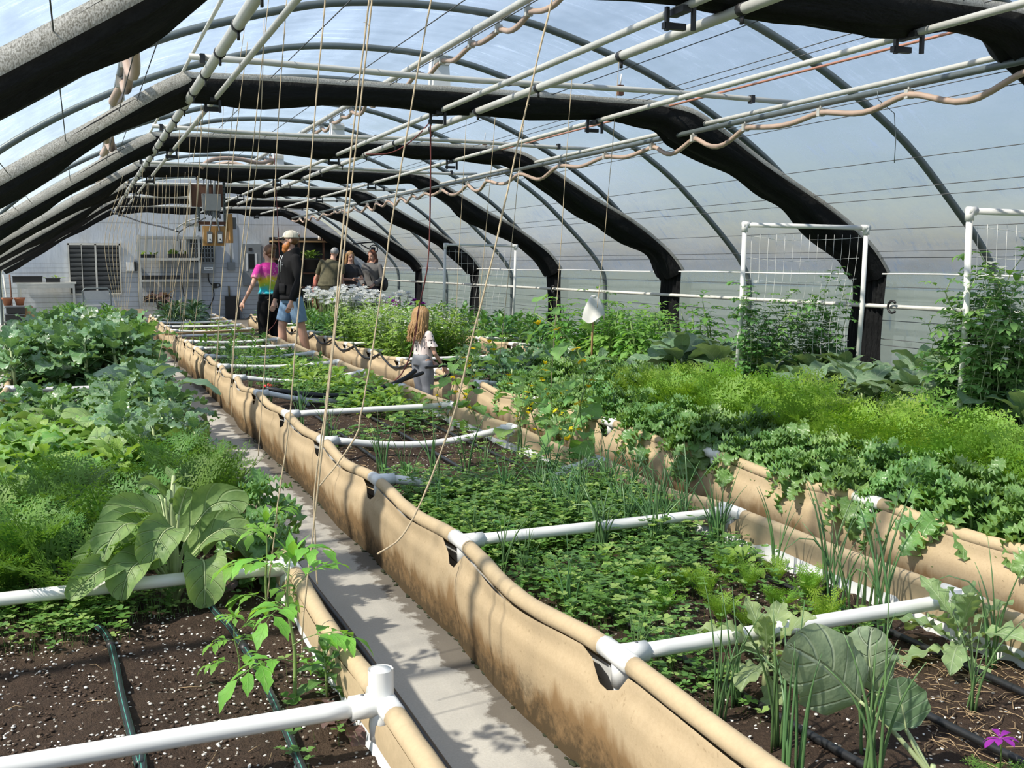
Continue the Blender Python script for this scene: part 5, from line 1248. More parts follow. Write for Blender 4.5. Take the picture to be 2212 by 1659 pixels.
# ---------------------------------------------------------------- along the end wall
YW = YB + .004
def W(px, py, y=YW): return ony(px, py, y)
def boxat(name, label, cat, x0, y0, x1, y1, dep, mat, y=YW):
    a, b = W(x0, y0, y), W(x1, y1, y); mb = MB(); mb.box(((a.x + b.x) / 2, y - dep / 2, (a.z + b.z) / 2), (b.x - a.x, dep, a.z - b.z))
    o = part(name, mb, M[mat], None, False); tag(o, label, cat); return o, a, b
# potting table
def table():
    y = YW - .35; a, b = W(35, 612, y), W(165, 612, y); t = thing('work_table', 'old pale work table below the louvred window', 'table', ((a.x + b.x) / 2, y, 0)); cx = (a.x + b.x) / 2; w = b.x - a.x
    mb = MB(); mb.box((0, 0, a.z), (w, .6, .04)); part('tabletop', mb, M['pvc_old'], t, False)
    mb = MB(); mb.box((0, -.28, a.z - .07), (w - .1, .03, .09)); part('apron', mb, M['galv_lite'], t, False)
    for sx in (-1, 1):
        for sy in (-1, 1): mb = MB(); mb.box((sx * (w / 2 - .06), sy * .26, a.z / 2 - .01), (.05, .05, a.z - .03)); part('leg', mb, M['galv_lite'], t, False)
    return a, b, y
ta, tb, ty = table()
def tray(label, px, py, w, y, plants=0, seed=1, h=.07, group=None, leafm='yellowgreen', dep=.3, z=None):
    p = W(px, py, y); z = p.z if z is None else z
    t = thing('seed_tray', label, 'tray', (p.x, y, z), 0, group); mb = MB(); mb.box((0, 0, h / 2), (w, dep, h)); mb.box((0, 0, h), (w + .03, dep + .03, .012)); part('tray', mb, M['black'], t, False)
    if plants:
        r = random.Random(seed); f = MB()
        for i in range(plants): leaf(f, (r.uniform(-w / 2, w / 2), r.uniform(-dep / 3, dep / 3), h), r.uniform(0, 6.28), r.uniform(.3, 1.4), r.uniform(.06, .2), .06, .8, 'ovate', ns=5, nw=1)
        part('seedlings', f, M[leafm], t)
    return t
tray('long black seed tray on the old work table', 60, 610, .62, ty, 0, 1, .14, z=ta.z + .02)
tray('small black tray at the right end of the old work table', 115, 610, .3, ty, 6, 2, .09, z=ta.z + .02)
# shelf rack
def rack():
    y = YW - .3; a, b = W(299, 512, y), W(427, 512, y); cx = (a.x + b.x) / 2; w = b.x - a.x
    t = thing('shelf_rack', 'grey metal shelf rack against the end wall behind the twines', 'shelf', (cx, y, 0))
    for sx in (-1, 1):
        for sy in (-.18, .18):
            mb = MB(); mb.box((sx * w / 2, sy, (a.z + .05) / 2), (.05, .04, a.z + .05)); part('upright', mb, M['galv_lite'], t, False)
    zs = []
    for py in (514, 560, 606, 655):
        z = W(363, py, y).z; mb = MB(); mb.box((0, 0, z), (w, .42, .06)); part('shelf', mb, M['galv_lite'], t, False); zs.append(z + .03)
    return cx, w, y, zs
rx, rw, ry, rz_ = rack()
tray('small black tray of seedlings on the upper shelf of the rack', 320, 556, .36, ry, 10, 3, .08, z=rz_[1])
tray('black tray with a tall yellow-green plant on the upper shelf of the rack', 384, 556, .42, ry, 34, 4, .09, z=rz_[1])
tray('long black tray on the lower shelf of the rack', 345, 602, .95, ry, 0, 5, .09, z=rz_[2])
tray('black pot tray of dead brown stalks on the bottom shelf of the rack', 335, 652, .5, ry, 16, 6, .14, None, 'purpleleaf', z=rz_[3])
# wall boxes
o, a, b = boxat('wall_dispenser', 'white box with a dark side on the wall left of the rack', 'box', 272, 566, 289, 585, .22, 'white')
mb = MB(); mb.box((b.x + .03, YW - .11, (a.z + b.z) / 2), (.06, .2, (a.z - b.z) * 1.05)); part('side_panel', mb, M['black'], o, False)
o, a, b = boxat('unit_heater', 'grey wall heater with a dark grid and white label plate', 'heater', 401, 512, 463, 590, .4, 'greymetal')
mb = MB(); x0, x1 = a.x + .05, b.x - .05; zt, zb = a.z - .05, lerp(a.z, b.z, .70)
mb.box(((x0 + x1) / 2, YW - .405, (zt + zb) / 2), (x1 - x0, .012, zt - zb)); part('grid_opening', mb, M['glass_dark'], o, False)
mb = MB()
for i in range(9): mb.box((lerp(x0, x1, i / 8), YW - .42, (zt + zb) / 2), (.018, .02, zt - zb))
for i in range(6): mb.box(((x0 + x1) / 2, YW - .42, lerp(zt, zb, i / 5)), (x1 - x0, .02, .02))
part('grid', mb, M['greymetal'], o, False)
pa, pb = W(441, 577, YW - .41), W(460, 583, YW - .41); mb = MB(); mb.box(((pa.x + pb.x) / 2, YW - .408, (pa.z + pb.z) / 2), (pb.x - pa.x, .012, pa.z - pb.z)); lp = part('label_plate', mb, M['white'], o, False)
mb = MB(); zz = (pa.z + pb.z) / 2
mb.tube([(lerp(pa.x, pb.x, .12 + .76 * i / 24), YW - .416, zz + .018 * math.sin(i * 1.9) * (1.4 if i in (1, 8, 14) else .7)) for i in range(25)], .004, 4); part('lettering', mb, M['greydark'], lp)
o, a, b = boxat('breaker_panel', 'tall grey electrical panel door left of the woman in tie-dye', 'electrical panel', 522, 527, 566, 616, .12, 'greymetal')
mb = MB(); wd, ht = b.x - a.x, a.z - b.z; mb.box(((a.x + b.x) / 2, YW - .125, (a.z + b.z) / 2), (wd * .9, .012, ht * .92)); dr = part('door', mb, M['greymetal'], o, False)
mb = MB(); mb.box((a.x + wd * .45, YW - .133, lerp(a.z, b.z, .42)), (wd * .30, .006, ht * .36)); part('breaker_slot', mb, M['glass_dark'], dr, False)
mb = MB()
for k in (-.24, .24): mb.box((a.x + wd * (.45 + k), YW - .133, lerp(a.z, b.z, .44)), (wd * .09, .008, ht * .42))
part('label_strip', mb, M['white'], dr, False)
mb = MB(); mb.box((a.x + wd * .4, YW - .134, lerp(a.z, b.z, .13)), (.09, .01, .08)); part('latch', mb, M['black'], dr, False)
o, a, b = boxat('outlet_box', 'small grey outlet box with a conduit on the wall left of the electrical panel', 'outlet', 491, 566, 507, 583, .1, 'greymetal')
mb = MB(); mb.tube([((a.x + b.x) / 2, YW - .04, a.z), ((a.x + b.x) / 2, YW - .03, W(495, 470).z)], .02, 8); part('conduit', mb, M['galv_lite'], o)
P = [W(a, b, YW - .02) for a, b in ((450, 590), (452, 608), (465, 620), (475, 618), (472, 612), (460, 618), (462, 640), (450, 668))]
mb = MB(); mb.tube(catmull([tuple(p) for p in P], 5), .013, 6); o = part('extension_cord', mb, M['rubber']); tag(o, 'black cord with a plug block hanging on the wall below the grey heater', 'cord')
p = W(464, 617, YW - .03); mb = MB(); mb.box(tuple(p), (.1, .05, .12)); part('plug_block', mb, M['black'], o, False)
P = [W(a, b, YW - .34) for a, b in ((388, 508), (392, 560), (393, 610), (398, 640))]
mb = MB(); mb.tube(catmull([tuple(p) for p in P], 5), .013, 6); tag(part('power_cable', mb, M['rubber']), 'black cable hanging straight down in front of the rack', 'cable')
o, a, b = boxat('dust_pan', 'black square scoop with a brown handle leaning on the end wall', 'scoop', 485, 640, 516, 690, .2, 'black')
mb = MB(); mb.tube([((a.x + b.x) / 2 - .06, YW - .08, a.z), ((a.x + b.x) / 2 - .06, YW - .04, W(497, 618).z)], .022, 8); part('handle', mb, M['steampurple'], o)
# dark shelving with pots at the right of the end wall
def shelving():
    y = YW - .3; a, b = W(585, 512, y), W(742, 512, y); t = thing('plant_shelving', 'dark slatted shelving with pots behind the man in the hoodie', 'shelf', ((a.x + b.x) / 2, y, 0)); w = b.x - a.x
    mb = MB(); mb.box((0, .26, a.z / 2), (w, .02, a.z)); part('back_panel', mb, M['glass_dark'], t, False)
    for py in (522, 560, 590, 620): z = W(660, py, y).z; mb = MB(); mb.box((0, 0, z), (w, .5, .04)); part('shelf', mb, M['woodbrown'] if py > 530 else M['plank'], t, False)
    for sx in (-1, -.3, .4, 1): mb = MB(); mb.box((sx * (w / 2 - .03), -.2, a.z / 2), (.05, .05, a.z)); part('post', mb, M['woodbrown'], t, False)
    for k in range(9):
        mb = MB(); mb.box((w * (-.02 + .06 * (k % 3)), -.1, .25 + .18 * (k // 3)), (.12, .3, .03)); part('slat', mb, M['galv_lite'], t, False)
    return (a.x + b.x) / 2, y
shx, shy = shelving()
def pot(label, px, py, y, r=.14, h=.2, mat='black', n=30, leafm='yellowgreen', L=.22, group=None, seed=3):
    p = W(px, py, y); t = thing('potted_plant', label, 'plant pot', (p.x, y, p.z), 0, group); mb = MB()
    mb.loft([((0, 0, 0), r * .75, r * .75, 0), ((0, 0, h * .85), r * .97, r * .97, 0), ((0, 0, h * .86), r * 1.06, r * 1.06, 0), ((0, 0, h), r * 1.06, r * 1.06, 0)], 18); part('pot', mb, M[mat], t)
    if n:
        rr_ = random.Random(seed); f = MB()
        for i in range(n): leaf(f, (rr_.uniform(-r, r) * .6, rr_.uniform(-r, r) * .6, h), rr_.uniform(0, 6.28), rr_.uniform(.2, 1.45), L * rr_.uniform(.5, 1.3), L * .4, 1.0, 'ovate', ns=6, nw=1, pet=L * .4, petr=.003)
        part('leaves', f, M[leafm], t)
    return t
pot('black pot with a trailing yellow-green plant on the dark shelving', 672, 582, YW - .62, .2, .28)
for i, px in enumerate((644, 690)):
    p = W(px, 512, YW - .3); t = thing('white_bottle', 'small white bottle on top of the dark shelving, %s of the two' % ('left' if i == 0 else 'right'), 'bottle', (p.x, YW - .3, W(660, 520, YW - .3).z + .02)); mb = MB(); mb.loft([((0, 0, 0), .04, .04, 0), ((0, 0, .12), .04, .04, 0), ((0, 0, .15), .018, .018, 0)], 12); part('body', mb, M['white'], t); mb = MB(); mb.tube([(0, 0, .15), (0, 0, .19)], .018, 10); part('cap', mb, M['white'], t)
# stacked pots, bucket, box, chair and tools on the left
def stack():
    y = 24.6; a, b = W(12, 700, y), W(52, 700, y); cx = (a.x + b.x) / 2; w = b.x - a.x
    for k in range(3):
        t = thing('nursery_tray', 'black nursery tray in the stack at the left wall, %s of three' % ['lowest', 'middle', 'topmost'][k], 'tray', (cx + .02 * k, y, .02 + k * .16), 0, 'stacked nursery trays'); mb = MB(); mb.box((0, 0, .08), (w, .5, .14)); part('tray', mb, M['black'], t, False); mb = MB(); mb.box((0, 0, .145), (w + .04, .54, .015)); part('rim', mb, M['greydark'], t, False)
    for i, dx in enumerate((-.12, .12)):
        t = thing('clay_pot', 'terracotta pot on the stacked nursery trays, %s one' % ['left', 'right'][i], 'pot', (cx + dx, y, .51)); mb = MB(); mb.loft([((0, 0, 0), .07, .07, 0), ((0, 0, .13), .1, .1, 0), ((0, 0, .135), .115, .115, 0), ((0, 0, .17), .115, .115, 0)], 18); part('pot', mb, M['terracotta'], t); mb = MB(); mb.ell((0, 0, .165), (.1, .1, .01)); part('soil', mb, M['soilpot'], t)
    p = W(60, 690, y); mb = MB(); mb.loft([((p.x, y, 0), .13, .11, 0), ((p.x, y, .25), .16, .13, .3), ((p.x + .02, y, .42), .13, .11, .5), ((p.x + .02, y, .5), .08, .06, .6)], 14); tag(part('paper_sack', mb, M['plank']), 'crumpled brown sack beside the stacked nursery trays', 'sack')
stack()
def bucket():
    p = W(269, 694, 21.5); t = thing('bucket', 'orange bucket standing at the end of the left bed', 'bucket', (p.x, 21.5, 0)); mb = MB(); mb.loft([((0, 0, 0), .13, .13, 0), ((0, 0, .3), .155, .155, 0), ((0, 0, .31), .165, .165, 0), ((0, 0, .36), .165, .165, 0)], 20); part('body', mb, M['orange'], t); mb = MB(); mb.tube([(.165 * math.cos(a), -.02 * 1, .34 - .17 * math.sin(a)) for a in [PI * i / 12 for i in range(13)]], .006, 5); part('handle', mb, M['galv'], t)
bucket()
def bin_():
    p = W(290, 694, 21.8); t = thing('storage_bin', 'black bin with a tilted brown lid beside the orange bucket', 'bin', (p.x, 21.8, 0)); mb = MB(); mb.box((0, 0, .2), (.34, .34, .4)); part('body', mb, M['black'], t, False); mb = MB(); mb.box((0, 0, .44), (.38, .38, .03), 0, 0, .25); part('lid', mb, M['steampurple'], t, False)
bin_()
def chair():
    p = W(210, 660, 25.4); t = thing('metal_chair', 'grey metal chair standing below the louvred window', 'chair', (p.x, 25.4, 0)); w = .3
    mb = MB(); mb.tube([(-w, .18, 0), (-w, .2, .45), (-w, .26, .78), (-w * .8, .27, .84), (w * .8, .27, .84), (w, .26, .78), (w, .2, .45), (w, .18, 0)], .016, 8); part('back_frame', mb, M['galv'], t)
    mb = MB(); mb.box((0, .0, .45), (.56, .44, .03)); part('seat', mb, M['greymetal'], t, False); mb = MB(); mb.box((0, .25, .68), (.54, .015, .2), 0, 0, -.12); part('backrest', mb, M['greymetal'], t, False)
    for sx in (-1, 1): mb = MB(); mb.tube([(sx * w, -.22, 0), (sx * w, -.2, .45)], .016, 8); part('leg', mb, M['galv'], t)
chair()
for i, (px, lean, lab) in enumerate(((6, .10, 'pale-handled shovel leaning in the left corner of the end wall'), (14, .04, 'dark-handled fork leaning in the left corner of the end wall'))):
    p = W(px + 14, 690, 26.2); t = thing('garden_tool', lab, 'garden tool', (p.x, 26.2, 0)); mb = MB(); mb.tube([(0, 0, .2), (-lean, .4, 1.15)], .018, 8); part('handle', mb, M['pvc_old'] if i == 0 else M['woodbrown'], t); mb = MB(); mb.box((0, -.02, .12), (.18, .02, .24), 0, 0, -.15); part('blade', mb, M['greydark'], t, False)
pot('pot of dry brown stalks at the foot of the rack', 352, 668, 25.8, .16, .22, 'black', 26, 'purpleleaf', .26, None, 8)
# fan bracket under the roof at right
P = [ony(a, b, 22.4) for a, b in ((762, 527), (790, 524), (806, 523))]
t = thing('wall_fan', 'small black fan on an arm under the roof above the two women', 'fan', tuple(ony(806, 540, 22.4))); o_ = Vector(t.location); mb = MB(); mb.tube([tuple(p - o_) for p in P], .018, 6); mb.tube([tuple(ony(780, 528, 22.4) - o_), tuple(ony(797, 538, 22.4) - o_)], .014, 6); part('arm', mb, M['blackmetal'], t)
mb = MB(); mb.tube([(0, 0, .06), (0, .02, -.07)], .05, 10); mb.ell((0, 0, -.06), (.05, .05, .05)); part('motor', mb, M['blackmetal'], t)
mb = MB(); mb.tube([(.09 * math.cos(a * PI / 8), -.05, .02 + .09 * math.sin(a * PI / 8)) for a in range(17)], .012, 6); part('guard', mb, M['blackmetal'], t)
# ---------------------------------------------------------------- people
def skin(name, col): return simple(name, col, .5, 0, .06, 30, .35)
SK = {'fair': skin('fair_skin', (.62, .36, .26)), 'tan': skin('tan_skin', (.55, .31, .21))}
def remesh(o, vox, sm_it=4):
    m_ = o.modifiers.new('Remesh', 'REMESH'); m_.mode = 'VOXEL'; m_.voxel_size = vox; m_.use_smooth_shade = True
    s = o.modifiers.new('Smooth', 'SMOOTH'); s.factor = .5; s.iterations = sm_it
def hand(mb, wrist, fore, side, sc_, curl=.6, spread=.09):
    """palm, four jointed fingers of different length and a thumb from the side of the palm"""
    d = Vector(fore).normalized(); sdv = Vector(side); sdv = (sdv - d * sdv.dot(d)).normalized(); n = d.cross(sdv)
    w = Vector(wrist); L = .085 * sc_; mb.tube([w, w + d * L * .5, w + d * L], [.024 * sc_, .033 * sc_, .030 * sc_], 10)
    for i, (off, ln) in enumerate(((-.026, .068), (-.009, .078), (.009, .073), (.026, .058))):
        p = w + d * L * .95 + sdv * off * sc_; pts = [p]; dd = (d + sdv * off * spread * 20).normalized()
        for k in range(3):
            a = curl * (k + .6); q = (dd * math.cos(a * .7) + n * math.sin(a * .7)); pts.append(pts[-1] + q * ln * sc_ * (.42, .33, .25)[k])
        mb.tube(pts, [.0095 * sc_, .009 * sc_, .0082 * sc_, .006 * sc_], 7)
    p = w + d * L * .3 - sdv * .03 * sc_; q = (d * .7 - sdv * .6 + n * .35).normalized(); mb.tube([p, p + q * .035 * sc_, p + (q * .6 + d * .5).normalized() * .068 * sc_], [.013 * sc_, .011 * sc_, .0075 * sc_], 7)
def person(label, loc, rz, H, skinm, female=False, lean=0.0, leanx=0.0, headyaw=0.0, nod=0.0, arms=None, legs=None, shirt=None, pants=None, hair=None, extras=None, group='visitors to the greenhouse', bulk=1.0, child=False, vox=None):
    t = thing('person', label, 'person', loc, rz, group); hs = 1.22 if child else 1.0
    pv = Vector((0, 0, .53 * H)); RL = Matrix.Rotation(lean, 3, 'X') @ Matrix.Rotation(leanx, 3, 'Y')
    def U(p):
        p = Vector(p)
        if p.z <= pv.z: return p
        k = sm(pv.z, pv.z + .12 * H, p.z); R_ = Matrix.Rotation(lean * k, 3, 'X') @ Matrix.Rotation(leanx * k, 3, 'Y'); return pv + R_ @ (p - pv)
    hd = U((0, .005 * H, .925 * H if not child else .885 * H)); HR = Matrix.Rotation(headyaw, 3, 'Z') @ RL @ Matrix.Rotation(nod, 3, 'X')
    def Hd(x, y, z): return hd + HR @ (Vector((x, y, z)) * H * hs)
    sw = (.098 if female else .112) * H * bulk
    if child: sw = .10 * H
    shz = .815 * H if not child else .755 * H
    b = MB()
    def lofts(mb, rings, n=18):
        rows = []
        for z, rx, ry, cy_ in rings:
            rows.append([U((rx * H * bulk * math.cos(2 * PI * j / n), cy_ * H + ry * H * math.sin(2 * PI * j / n), z * H)) for j in range(n)])
        o = len(mb.v); mb.grid(rows, 0, None, True); mb.f.append(tuple(range(o + n - 1, o - 1, -1))); mb.mi.append(0); e = o + (len(rows) - 1) * n; mb.f.append(tuple(range(e, e + n))); mb.mi.append(0)
    zs = shz / H; wst = .070 if female else .078
    TOR = [(.475, .07, .06, .01), (.50, .09, .066, .01), (.535, .094 if female else .088, .068, .008), (.60, wst, .054, 0), (.66, wst + .006, .058, -.003), (.73 * zs / .815, .088, .066, -.006), (.775 * zs / .815, .093, .056, 0), (zs - .012, .078, .045, .004), (zs + .008, .056, .038, .005), (zs + .022, .05, .034, .006)]
    if child: TOR = [(.46, .07, .06, .005), (.50, .085, .066, .005), (.56, .082, .066, -.005), (.63, .08, .06, -.003), (.69, .085, .058, 0), (.74, .08, .045, .003), (.765, .05, .034, .004)]
    lofts(b, TOR)
    nk = U((0, .008 * H, (zs + .01) * H)); b.tube([nk, nk.lerp(hd, .5), hd], [.036 * H, .031 * H, .032 * H], 10)
    # head: skull, jaw, nose, ears, brow
    b.ell(Hd(0, .006, .012), (.043 * H * hs, .053 * H * hs, .052 * H * hs), 16, 12, 0, HR)
    b.ell(Hd(0, -.018, -.028), (.034 * H * hs, .036 * H * hs, .038 * H * hs), 14, 10, 0, HR)
    b.tube([Hd(0, -.046, .008), Hd(0, -.060, -.014), Hd(0, -.048, -.02)], [.005 * H, .0085 * H, .006 * H], 7)
    for s in (-1, 1): b.ell(Hd(s * .043, .006, -.004), (.006 * H, .012 * H, .017 * H), 8, 6, 0, HR)
    # arms: (shoulder), elbow, wrist in local coords
    arms = arms or {}
    A = {}
    for s, nm in ((-1, 'R'), (1, 'L')):
        sh = U((s * (sw - .008 * H), .004 * H, shz - .026 * H)); d = arms.get(nm)
        if d is None: d = ((s * (sw / H + .018), .012, (shz / H) - .19), (s * (sw / H + .022), -.015, (shz / H) - .345))
        el, wr = [Vector(p) * H for p in d]; A[nm] = (sh, el, wr)
        k = .85 if female else 1.0
        b.tube([sh, sh.lerp(el, .5), el, el.lerp(wr, .35), wr], [.030 * H * k, .027 * H * k, .022 * H * k, .021 * H * k, .0145 * H * k], 10); b.ell(sh, (.028 * H * k,) * 3)
        hand(b, wr, (wr - el) + Vector((0, 0, -.02 * H)), Vector((0, -s * .2 - 1, 0)) if nm == 'R' else Vector((0, -1, 0)), H / 1.78 * (1.05 if not child else 1.1), arms.get('curl' + nm, .55))
    legs = legs or {}
    G = {}
    for s, nm in ((-1, 'R'), (1, 'L')):
        hp = Vector((s * .054 * H, .008 * H, .50 * H)); d = legs.get(nm, ((s * .055, -.012, .28), (s * .06, .015, .045)))
        kn, an = [Vector(p) * H for p in d]; G[nm] = (hp, kn, an)
        b.tube([hp, hp.lerp(kn, .5), kn, kn.lerp(an, .3), kn.lerp(an, .7), an], [.052 * H, .044 * H, .031 * H, .034 * H, .026 * H, .020 * H], 12); b.ell(hp, (.052 * H,) * 3)
        b.tube([an + Vector((0, .02 * H, -.02 * H)), an + Vector((0, -.03 * H, -.025 * H)), an + Vector((0, -.085 * H, -.033 * H))], [.022 * H, .021 * H, .014 * H], 10)
    body = part('body', b, SK[skinm], t); remesh(body, vox or .0075)
    for s in (-1, 1):
        mb = MB(); mb.ell(Hd(s * .018, -.0435, .006), (.0065 * H, .003 * H, .0045 * H), 8, 6, 0, HR); part('eye', mb, M['black'], t)
    mb = MB(); mb.ell(Hd(0, -.0535, -.034), (.0125 * H, .0035 * H, .0035 * H), 8, 6, 0, HR); part('mouth', mb, simple('lips', (.42, .14, .12)), t)
    if shirt:
        mat, length, sleeve, puff = shirt; s_ = MB(); f = 1 + puff
        rows = [(z, rx * f + .004, ry * f + .004, c) for z, rx, ry, c in TOR if z >= length - .03]; rows = [(length, rows[0][1] * 1.02, rows[0][2] * 1.04, rows[0][3])] + [q for q in rows if q[0] > length + .015]
        lofts(s_, rows)
        for nm in 'RL':
            sh, el, wr = A[nm]; k = 1.25 + puff
            if sleeve <= 1: e = sh.lerp(el, sleeve); s_.tube([sh, sh.lerp(e, .5), e], [.027 * H * k, .028 * H * k, .028 * H * k], 12)
            else: e = el.lerp(wr, sleeve - 1); s_.tube([sh, sh.lerp(el, .5), el, el.lerp(e, .6), e], [.027 * H * k, .027 * H * k, .025 * H * k, .024 * H * k, .020 * H * k], 12)
            s_.ell(sh, (.027 * H * k,) * 3)
        o = part('shirt', s_, mat, t); remesh(o, .010, 5)
    if pants:
        mat, length, wide = pants; s_ = MB(); lofts(s_, [(.465, .085, .074, .01), (.50, .099, .076, .01), (.535, .100, .076, .008), (.57, .090, .066, .004)])
        for nm in 'RL':
            hp, kn, an = G[nm]
            if length <= 1: e = hp.lerp(kn, length); s_.tube([hp, hp.lerp(e, .6), e], [.058 * H, .052 * H * wide, .050 * H * wide], 14)
            else: e = kn.lerp(an, length - 1); s_.tube([hp, hp.lerp(kn, .5), kn, kn.lerp(an, .5), e], [.060 * H, .054 * H * wide, .042 * H * wide, .041 * H * wide, .040 * H * wide], 14)
            mb = MB(); an2 = an; mb.tube([an2 + Vector((0, .028 * H, -.022 * H)), an2 + Vector((0, -.03 * H, -.024 * H)), an2 + Vector((0, -.095 * H, -.032 * H))], [.028 * H, .027 * H, .019 * H], 12); part('shoe', mb, M['black'], t)
        o = part('trousers', s_, mat, t); remesh(o, .010, 4)
    if hair: hair(t, Hd, HR, H * hs, U)
    if extras: extras(t, Hd, HR, H, U, A)
    return t
def hairmat(n, c): return simple(n, c, .5, 0, .45, 60, .5, .3)
def strands(mb, starts, H, n=5):
    for pts, r in starts: mb.tube(catmull(pts, 4), r, 6)
HM = {k: hairmat(k, c) for k, c in (('ginger_hair', (.15, .068, .032)), ('brown_hair', (.17, .075, .032)), ('blonde_hair', (.42, .25, .11)), ('grey_hair', (.30, .30, .30)), ('auburn_hair', (.16, .055, .025)), ('long_blonde_hair', (.33, .19, .08)), ('ginger_beard', (.45, .16, .035)))}
cloth = lambda n, c, v=.2: simple(n, c, .85, 0, v, 14, .2, .25)
# tie-dye: swirled colour bands in the cloth itself
def tiedye():
    m_, nt, b = newmat('tie_dye_cloth'); vec = coords(nt); sp = N(nt, 'ShaderNodeSeparateXYZ'); nt.links.new(vec, sp.inputs[0])
    nz = noise_(nt, 9, 4, .6, vec); n2 = noise_(nt, 16, 3, .6, vec)
    h = math_(nt, 'ADD', N_map(nt, sp.outputs[2], .93, 1.42), math_(nt, 'MULTIPLY', math_(nt, 'SUBTRACT', nz, .5), .55))
    r = N(nt, 'ShaderNodeValToRGB'); cr = r.color_ramp; cr.elements[0].position = .0; cr.elements[0].color = (.02, .42, .55, 1); cr.elements[1].position = 1; cr.elements[1].color = (.62, .03, .30, 1)
    for p, c in ((.16, (.03, .48, .55, 1)), (.28, (.25, .50, .06, 1)), (.42, (.72, .62, .04, 1)), (.52, (.75, .55, .05, 1)), (.60, (.72, .30, .32, 1)), (.72, (.58, .04, .32, 1))): e = cr.elements.new(p); e.color = c
    nt.links.new(h, r.inputs[0]); c = mixc(nt, math_(nt, 'MULTIPLY', ramp(nt, n2, .58, .68), .55), r.outputs[0], (.85, .78, .75))
    nt.links.new(c, b.inputs['Base Color']); b.inputs['Roughness'].default_value = .85; return m_
def spotted():
    m_, nt, b = newmat('spotted_white_cloth'); vec = coords(nt); vo = N(nt, 'ShaderNodeTexVoronoi'); vo.inputs['Scale'].default_value = 30; nt.links.new(vec, vo.inputs['Vector'])
    d = math_(nt, 'LESS_THAN', vo.outputs['Distance'], .24); nt.links.new(mixc(nt, d, (.78, .66, .63), (.03, .03, .035)), b.inputs['Base Color']); b.inputs['Roughness'].default_value = .85; return m_
# man in the black hoodie
def man_hair(t, Hd, HR, H, U):
    mb = MB(); mb.ell(Hd(0, .014, .008), (.0465 * H, .052 * H, .046 * H), 14, 10, 0, HR); part('hair', mb, HM['brown_hair'], t)
    mb = MB(); mb.ell(Hd(0, -.026, -.046), (.034 * H, .034 * H, .036 * H), 12, 8, 0, HR); mb.ell(Hd(0, -.038, -.07), (.022 * H, .024 * H, .026 * H), 12, 8, 0, HR)
    for s in (-1, 1): mb.ell(Hd(s * .033, -.012, -.03), (.009 * H, .014 * H, .022 * H), 8, 6, 0, HR)
    o = part('beard', mb, HM['ginger_beard'], t); remesh(o, .006, 2)
    # cap: dome, brim, strap gap
    rows = []; n = 20
    for i in range(9):
        a = PI / 2 * i / 8; rows.append([Hd(.0515 * math.cos(a) * math.cos(2 * PI * j / n), .006 + .061 * math.cos(a) * math.sin(2 * PI * j / n), .020 + .055 * math.sin(a) ** .9) for j in range(n)])
    mb = MB(); mb.grid(rows, 0, None, True); cp = part('cap', mb, cloth('cream_cap', (.66, .61, .50), .06), t)
    rows = []
    for i in range(6):
        u = i / 5; rows.append([Hd((.049 - .012 * u) * math.sin(v), -.036 - .058 * u * math.cos(v * .8) - .012 * math.cos(v), .022 - .010 * u + .004 * (1 - math.cos(v))) for v in [-1.25 + .25 * k for k in range(11)]])
    mb = MB(); mb.grid(rows); so_ = part('brim', mb, cloth('cream_brim', (.60, .56, .46), .06), cp); so_.modifiers.new('S', 'SOLIDIFY').thickness = .004
    mb = MB(); mb.ell(Hd(0, .0665, .034), (.02 * H, .004 * H, .012 * H), 12, 6, 0, HR); part('strap_gap', mb, HM['brown_hair'], cp)
    for a in range(6):
        mb = MB(); an = a * PI / 3 + .3; mb.tube([Hd(.0525 * math.cos(q) * math.cos(an), .006 + .062 * math.cos(q) * math.sin(an), .020 + .0562 * math.sin(q) ** .9) for q in [PI / 2 * k / 8 for k in range(9)]], .0012, 4); part('seam', mb, cloth('cap_seam', (.45, .42, .34), .05), cp)
    mb = MB(); mb.box(tuple(Hd(-.02, -.05, .006)), (.03, .02, .02)); mb.box(tuple(Hd(.02, -.05, .006)), (.03, .02, .02)); part('sunglasses', mb, M['black'], t, False)
BK = cloth('black_hoodie', (.010, .010, .011), .3)
